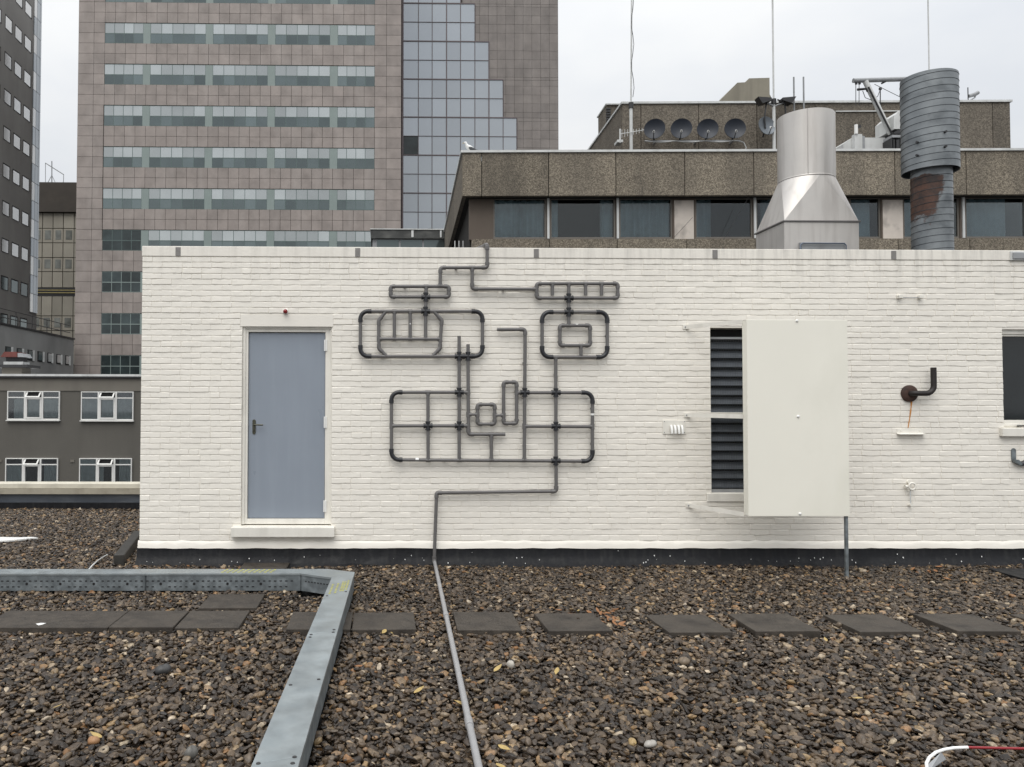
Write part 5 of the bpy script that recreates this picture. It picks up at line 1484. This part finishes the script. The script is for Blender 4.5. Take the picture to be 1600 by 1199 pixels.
# square-to-round transition
nq = 12; crn = [(xb-.004, S0+dep-.004), (xa+.004, S0+dep-.004), (xa+.004, S0+.004), (xb-.004, S0+.004)]
q = MB()
vs = [(c[0], c[1], zf+.012) for c in crn]; ring = []
for k in range(4*nq):
    a = 2*math.pi*k/(4*nq); vs.append((cxs+rr_*math.cos(a), cys+rr_*math.sin(a), zc1))
fs = []
for ci in range(4):
    for k in range(nq):
        i0 = 4+(ci*nq+k) % (4*nq); i1_ = 4+(ci*nq+k+1) % (4*nq); fs.append((ci, i1_, i0)[::-1])
    fs.append((ci, (ci+1) % 4, 4+((ci+1)*nq) % (4*nq)))
q.add(vs, fs); q.build('taper', M['steel'], sk, smooth=12)
q = MB(); q.lathe([(rr_+.004, zc1-.002), (rr_+.004, zc2), (rr_-.01, zc2), (rr_-.01, zc1)], (cxs, cys, 0), 64); q.build('round_stack', M['steel'], sk, smooth=40)
q = MB(); q.lathe([(rr_+.005, 0), (rr_+.010, .006), (rr_+.010, .016), (rr_+.005, .022)], (cxs, cys, zc1-.012), 64); q.build('seam_ring', M['steel'], sk, smooth=40)
for an_ in (-115, -38):
    x, y = cxs+(rr_+.006)*math.cos(R(an_)), cys+(rr_+.006)*math.sin(R(an_))
    MB().box(x-.006, x+.006, y-.004, y+.004, zc1+.02, zc2-.005).build('lock_seam', M['steel'], sk)
h0, h1 = aty(1251,380,S0-.05), aty(1322,380,S0-.05); zb_ = h0.z
M['bluetube'] = mat('blue_grey_tube', (.12,.15,.20), .4, metal=.3, var=.1)
MB().tube([(h0.x, S0-.05, ZR+.2), (h0.x, S0-.05, zb_-.03), (h0.x+.03, S0-.05, zb_), (h1.x-.03, S0-.05, zb_), (h1.x, S0-.05, zb_-.03), (h1.x, S0-.05, ZR+.2)], .010, 8).build('access_handle', M['bluetube'], sk, smooth=60)
MB().box(h0.x+.0, h1.x, S0-.022, S0-.002, ZR+.1, zb_+.015).build('access_hatch', M['greymetal'], sk)

# ------------------------------------------------------------------ zinc spiral duct
def spiral_mat():
    m = mat('spiral_duct_zinc', (.225,.243,.254), .45, metal=.5, var=.22, scale=4, dirt=(.105,.117,.126), dirt_amt=.9, dscale=(3.5,3.5,5), rvar=.1)
    t = m.node_tree; n = t.nodes; l = t.links.new; b = n['Principled BSDF']; src = b.inputs['Base Color'].links[0].from_socket
    at = n.new('ShaderNodeTexCoord'); sp = n.new('ShaderNodeSeparateXYZ'); l(at.outputs['Object'], sp.inputs[0])
    no = n.new('ShaderNodeTexNoise'); no.inputs['Scale'].default_value = 8; no.inputs['Detail'].default_value = 9; no.inputs['Roughness'].default_value = .7; l(at.outputs['Object'], no.inputs['Vector'])
    xr_ = n.new('ShaderNodeMapRange'); xr_.inputs['From Min'].default_value = .16; xr_.inputs['From Max'].default_value = -.16; l(sp.outputs['X'], xr_.inputs['Value'])
    zr = n.new('ShaderNodeMapRange'); zr.inputs['From Min'].default_value = 3.95-ZR; zr.inputs['From Max'].default_value = 4.80-ZR; l(sp.outputs['Z'], zr.inputs['Value'])
    z3 = n.new('ShaderNodeMapRange'); z3.inputs['From Min'].default_value = 5.02-ZR; z3.inputs['From Max'].default_value = 4.93-ZR; l(sp.outputs['Z'], z3.inputs['Value'])
    ml = n.new('ShaderNodeMath'); ml.operation = 'MULTIPLY'; l(xr_.outputs[0], ml.inputs[0]); l(zr.outputs[0], ml.inputs[1])
    ml3 = n.new('ShaderNodeMath'); ml3.operation = 'MULTIPLY'; l(ml.outputs[0], ml3.inputs[0]); l(z3.outputs[0], ml3.inputs[1])
    ad = n.new('ShaderNodeMath'); ad.operation = 'ADD'; l(ml3.outputs[0], ad.inputs[0]); l(no.outputs['Fac'], ad.inputs[1])
    st_ = n.new('ShaderNodeMapRange'); st_.inputs['From Min'].default_value = .93; st_.inputs['From Max'].default_value = 1.06; l(ad.outputs[0], st_.inputs['Value'])
    mi = n.new('ShaderNodeMix'); mi.data_type = 'RGBA'; l(st_.outputs[0], mi.inputs[0]); l(src, mi.inputs[6])
    rc = n.new('ShaderNodeValToRGB'); rc.color_ramp.elements[0].color = (.018,.010,.008,1); rc.color_ramp.elements[1].color = (.095,.038,.020,1)
    rc.color_ramp.elements[0].position = .38; rc.color_ramp.elements[1].position = .68
    l(no.outputs['Fac'], rc.inputs['Fac']); l(rc.outputs['Color'], mi.inputs[7]); l(mi.outputs[2], b.inputs['Base Color'])
    iv = n.new('ShaderNodeMath'); iv.operation = 'MULTIPLY_ADD'; iv.inputs[1].default_value = -.6; iv.inputs[2].default_value = .6; l(st_.outputs[0], iv.inputs[0]); l(iv.outputs[0], b.inputs['Metallic'])
    return m
M['spiral'] = spiral_mat()
Q0 = 2.3
dc = aty(1454, 300, Q0)
du = thing('spiral_duct', 'zinc spiral duct with wide sleeve on a rust streaked lower pipe', 'duct', (dc.x, Q0, ZR))
ru = 38.8*(Q0+8.4)/1200; rlw = 28.0*(Q0+8.4)/1200
zu1 = aty(1454, 106, Q0-ru).z; zu0 = aty(1454, 257.5, Q0-ru).z
q = MB(); q.lathe([(ru-.012, zu0+.01), (ru, zu0), (ru, zu1), (ru-.008, zu1), (ru-.012, zu0+.02)], (dc.x, Q0, 0), 56); sl_ = q.build('sleeve', M['spiral'], du, smooth=40)
xo = aty(1456, 330, Q0).x
q = MB(); q.lathe([(rlw, ZR), (rlw, zu1-.3)], (xo, Q0, 0), 48, cap=True); lwp = q.build('lower_pipe', M['spiral'], du, smooth=40)
def helix(c, r, z0, z1, pitch, rr):
    n_ = 40; turns = (z1-z0)/pitch; pts = []
    for i in range(int(turns*n_)+1):
        a = 2*math.pi*i/n_; pts.append((c.x+r*math.cos(a), c.y+r*math.sin(a), z0+pitch*i/n_))
    return MB().tube(pts, rr, 5)
M['seam'] = mat('seam_shadow_zinc', (.045,.052,.058), .5, metal=.5, var=.2, scale=5)
helix(Vector((dc.x, Q0, 0)), ru+.001, zu0+.02, zu1-.02, .0935, .0042).build('spiral_seam', M['seam'], sl_, smooth=60)
helix(Vector((xo, Q0, 0)), rlw+.001, ZR+.05, zu0-.02, .0935, .0042).build('spiral_seam', M['seam'], lwp, smooth=60)
for px, py in ((1474, 208), (1474, 231), (1419, 217.5), (1418,238)):
    p = aty(px, py, Q0-ru*.9); ang = math.atan2(p.y-Q0, p.x-dc.x)
    MB().tube([(dc.x+ru*.98*math.cos(ang), Q0+ru*.98*math.sin(ang), p.z), (dc.x+(ru+.035)*math.cos(ang), Q0+(ru+.035)*math.sin(ang), p.z)], .016, 8).build('bolt', M['darkmetal'], sl_)

# ------------------------------------------------------------------ odds and ends on the gravel
a, b_ = atz(186, 877, .05), atz(216, 838, .05)
dd = (b_-a).normalized(); sd_ = Vector((-dd.y, dd.x, 0))*.055
q = MB(); pl = [a-sd_, b_-sd_, b_+sd_, a+sd_]; q.prism_z(ccw([(p.x, p.y) for p in pl]), -.01, .12)
bm_ = q.build('timber_beam', mat('wet_dark_timber', (.035,.033,.029), .5, var=.3, scale=12), None, bevel=.008); tag(bm_, 'dark wet timber beam lying on gravel beside the wall corner', 'beam')
p = atz(14, 845, .012); q = MB(); rs_ = random.Random(4); n_ = 16; vs = []
outl = [(-.35,-.03),(-.1,-.10),(.05,-.07),(.18,-.02),(.30,.05),(.42,.10),(.30,.13),(.1,.11),(-.1,.12),(-.35,.14)]
ps = [(p.x+u*.8-.03, p.y+w*1.3) for u, w in outl]
q.prism_z(ccw(ps), .012, .030); o = q.build('plastic_sheet', M['whiteplastic']); tag(o, 'crumpled white plastic sheet lying on the gravel near the parapet', 'plastic sheet')
pts = [atz(138, 891, .03), atz(144, 884, .04), atz(152, 877, .04), atz(161, 871, .035), atz(168, 867, .03)]
o = MB().tube(pts, .008, 6).build('loose_cable', M['palemetal'], None, smooth=60); tag(o, 'thin pale cable end sticking up behind the trunking', 'cable')
p = [atz(x, y, .03) for x, y in ((1544,889),(1700,889),(1700,915),(1596,904),(1560,894))]
o = MB().prism_z(ccw([(v.x, v.y) for v in p]), -.02, .034).build('bitumen_sheet', M['bitumen']); tag(o, 'flat black bitumen sheet on gravel at the wall foot', 'roofing sheet')
# red and white loop of tubing
hp = thing('tube_hoop', 'bent white tube continuing as a red tube lying on the gravel', 'tube', atz(1470, 1185, 0))
hoop = [atz(x, y, .07) for x, y in ((1512,1168),(1490,1169),(1475,1171.5),(1462,1176),(1452,1184),(1447.5,1193),(1449,1206),(1462,1225),(1490,1240))]
MB().tube(hoop, .0075, 10).build('white_tube', M['whiteplastic'], hp, smooth=60)
MB().tube([hoop[0], atz(1600,1170,.07), atz(1760,1174,.07)], .0062, 10).build('red_tube', M['redtube'], hp, smooth=60)
t0, t1, t2 = atz(1471,1175,.064), atz(1478,1186,.03), atz(1455,1198,.03)
MB().add([t0, atz(1449.5,1195,.066), atz(1453,1204,.062), t1], [(0,1,2,3)]).add([t0+UZ*-.003, atz(1449.5,1195,.063), atz(1453,1204,.059), t1-UZ*.003], [(3,2,1,0)]).build('tab', M['greymetal'], hp)
o = MB().prism_z(ccw([(v.x, v.y) for v in (atz(56,975,.04), atz(64,973.6,.04), atz(72,974,.04), atz(66,976.3,.04), atz(60,977.5,.04))]), .0385, .041).build('plastic_scrap', M['whiteplastic']); tag(o, 'small white plastic scrap lying on a paver', 'litter')

# fallen leaves
M['leaf1'] = mat('yellowed_leaf', (.40,.29,.11), .65, var=.3, scale=60)
M['leaf2'] = mat('brown_leaf', (.25,.115,.045), .65, var=.3, scale=60)
def leaf_mesh(m, s):
    q = MB(); n_ = 7
    for i in range(n_+1):
        t_ = i/n_; w = .36*math.sin(math.pi*t_**.8)*s + .001; x = (t_-.5)*2*s
        q.v += [(x, -w, .14*s*(t_-.3)**2*2+.10*w), (x, 0, .14*s*(t_-.3)**2*2-.05*s), (x, w, .14*s*(t_-.3)**2*2+.16*w)]
    for i in range(n_):
        for j in range(2): a = 3*i+j; q.f.append((a, a+3, a+4, a+1))
    return q.mesh('leaf', m, 80)
lm = [leaf_mesh(M['leaf1'], .042), leaf_mesh(M['leaf2'], .036), leaf_mesh(M['leaf1'], .028)]
rl_ = random.Random(31)
spots = [(655,1079,0),(958,968,1),(940,972,1),(965,970,1),(560,1042,1),(778,1045,0),(600,988,0),(612,990,2),(404,1180,1),(545,983,2),(700,962,1),(905,968,1),(930,965,1),(720,1100,0),(788,1170,0),(500,1105,2),(1340,1092,2),(1200,1120,1),(870,1050,0),(480,1040,1),(90,1105,2),(150,1150,0),(990,1160,2),(1480,905,1),(1455,905,1),(1470,900,1),(783,1199,0),(1290,1000,2)] + [(rl_.uniform(872,962), rl_.uniform(953,962), 1 if rl_.random() < .75 else 2) for _ in range(14)] + [(rl_.uniform(940,972), rl_.uniform(962,978), 1) for _ in range(8)] + [(rl_.uniform(1420,1490), rl_.uniform(885,896), 1) for _ in range(8)]
LB = {0: ('pale yellow leaf lying on the dark gravel', 'fallen yellow leaves'), 1: ('rusty brown leaf lying on the dark gravel', 'fallen brown leaves'), 2: ('tiny pale yellow leaf lying on the dark gravel', 'tiny fallen leaves')}
for x, y, k in spots:
    p = atz(x, y, .026); o = bpy.data.objects.new('fallen_leaf', lm[k]); COL.objects.link(o)
    o.location = (p.x, p.y, .030); o.rotation_euler = (rl_.uniform(-.35,.35), rl_.uniform(-.35,.35), rl_.uniform(0,6.28)); tag(o, LB[k][0], 'leaf', LB[k][1])
# a few larger cobbles that stand out in the bed
def cobble(px, py, s, m, label, seed):
    q = MB(); r_ = random.Random(seed); ph = [r_.uniform(0,6.28) for _ in range(6)]
    n1, n2 = 14, 9
    for i in range(n2+1):
        th = math.pi*i/n2
        for k in range(n1):
            f_ = 2*math.pi*k/n1; rr = 1+.10*math.sin(2*f_+ph[0])+.07*math.sin(3*f_+ph[1]+th*2)+.06*math.cos(2*th+ph[2])
            q.v.append((rr*math.sin(th)*math.cos(f_)*s[0], rr*math.sin(th)*math.sin(f_)*s[1], rr*math.cos(th)*s[2]))
    for i in range(n2):
        for k in range(n1): q.f.append((i*n1+k, (i+1)*n1+k, (i+1)*n1+(k+1) % n1, i*n1+(k+1) % n1))
    o = bpy.data.objects.new('cobble', q.mesh('cobble', m, 80)); COL.objects.link(o); p = atz(px, py, .02)
    o.location = (p.x, p.y, .022); o.rotation_euler = (.1, -.1, r_.uniform(-.4,.4)); tag(o, label, 'stone')
ms = lambda n_, c: mat(n_, c, .5, var=.25, scale=30, bump=.001, bscale=120)
cobble(255, 1048, (.048,.04,.034), ms('slate_cobble',(.045,.045,.045)), 'large angular slate grey stone among smaller gravel inside the trunking bend', 1)
cobble(299, 1177, (.036,.034,.032), ms('grey_cobble',(.12,.115,.105)), 'large round grey stone among smaller gravel inside the trunking bend', 2)
cobble(146, 1158, (.030,.026,.022), ms('orange_cobble',(.30,.16,.075)), 'orange brown stone among dark gravel inside the trunking bend', 3)
cobble(1016, 1163, (.032,.024,.018), ms('white_cobble',(.34,.32,.29)), 'pale grey white stone between the pipe and the red tube', 4)
cobble(988, 1161, (.022,.030,.018), ms('tan_cobble',(.34,.24,.11)), 'yellow tan stone beside the pale grey white stone', 5)
cobble(1069, 1034, (.038,.032,.028), ms('brown_cobble',(.17,.13,.09)), 'smooth brown stone in front of the stepping stone pavers', 6)
cobble(798, 1040, (.024,.018,.030), ms('chalk_cobble',(.46,.43,.38)), 'white pointed stone beside the long grey pipe', 7)
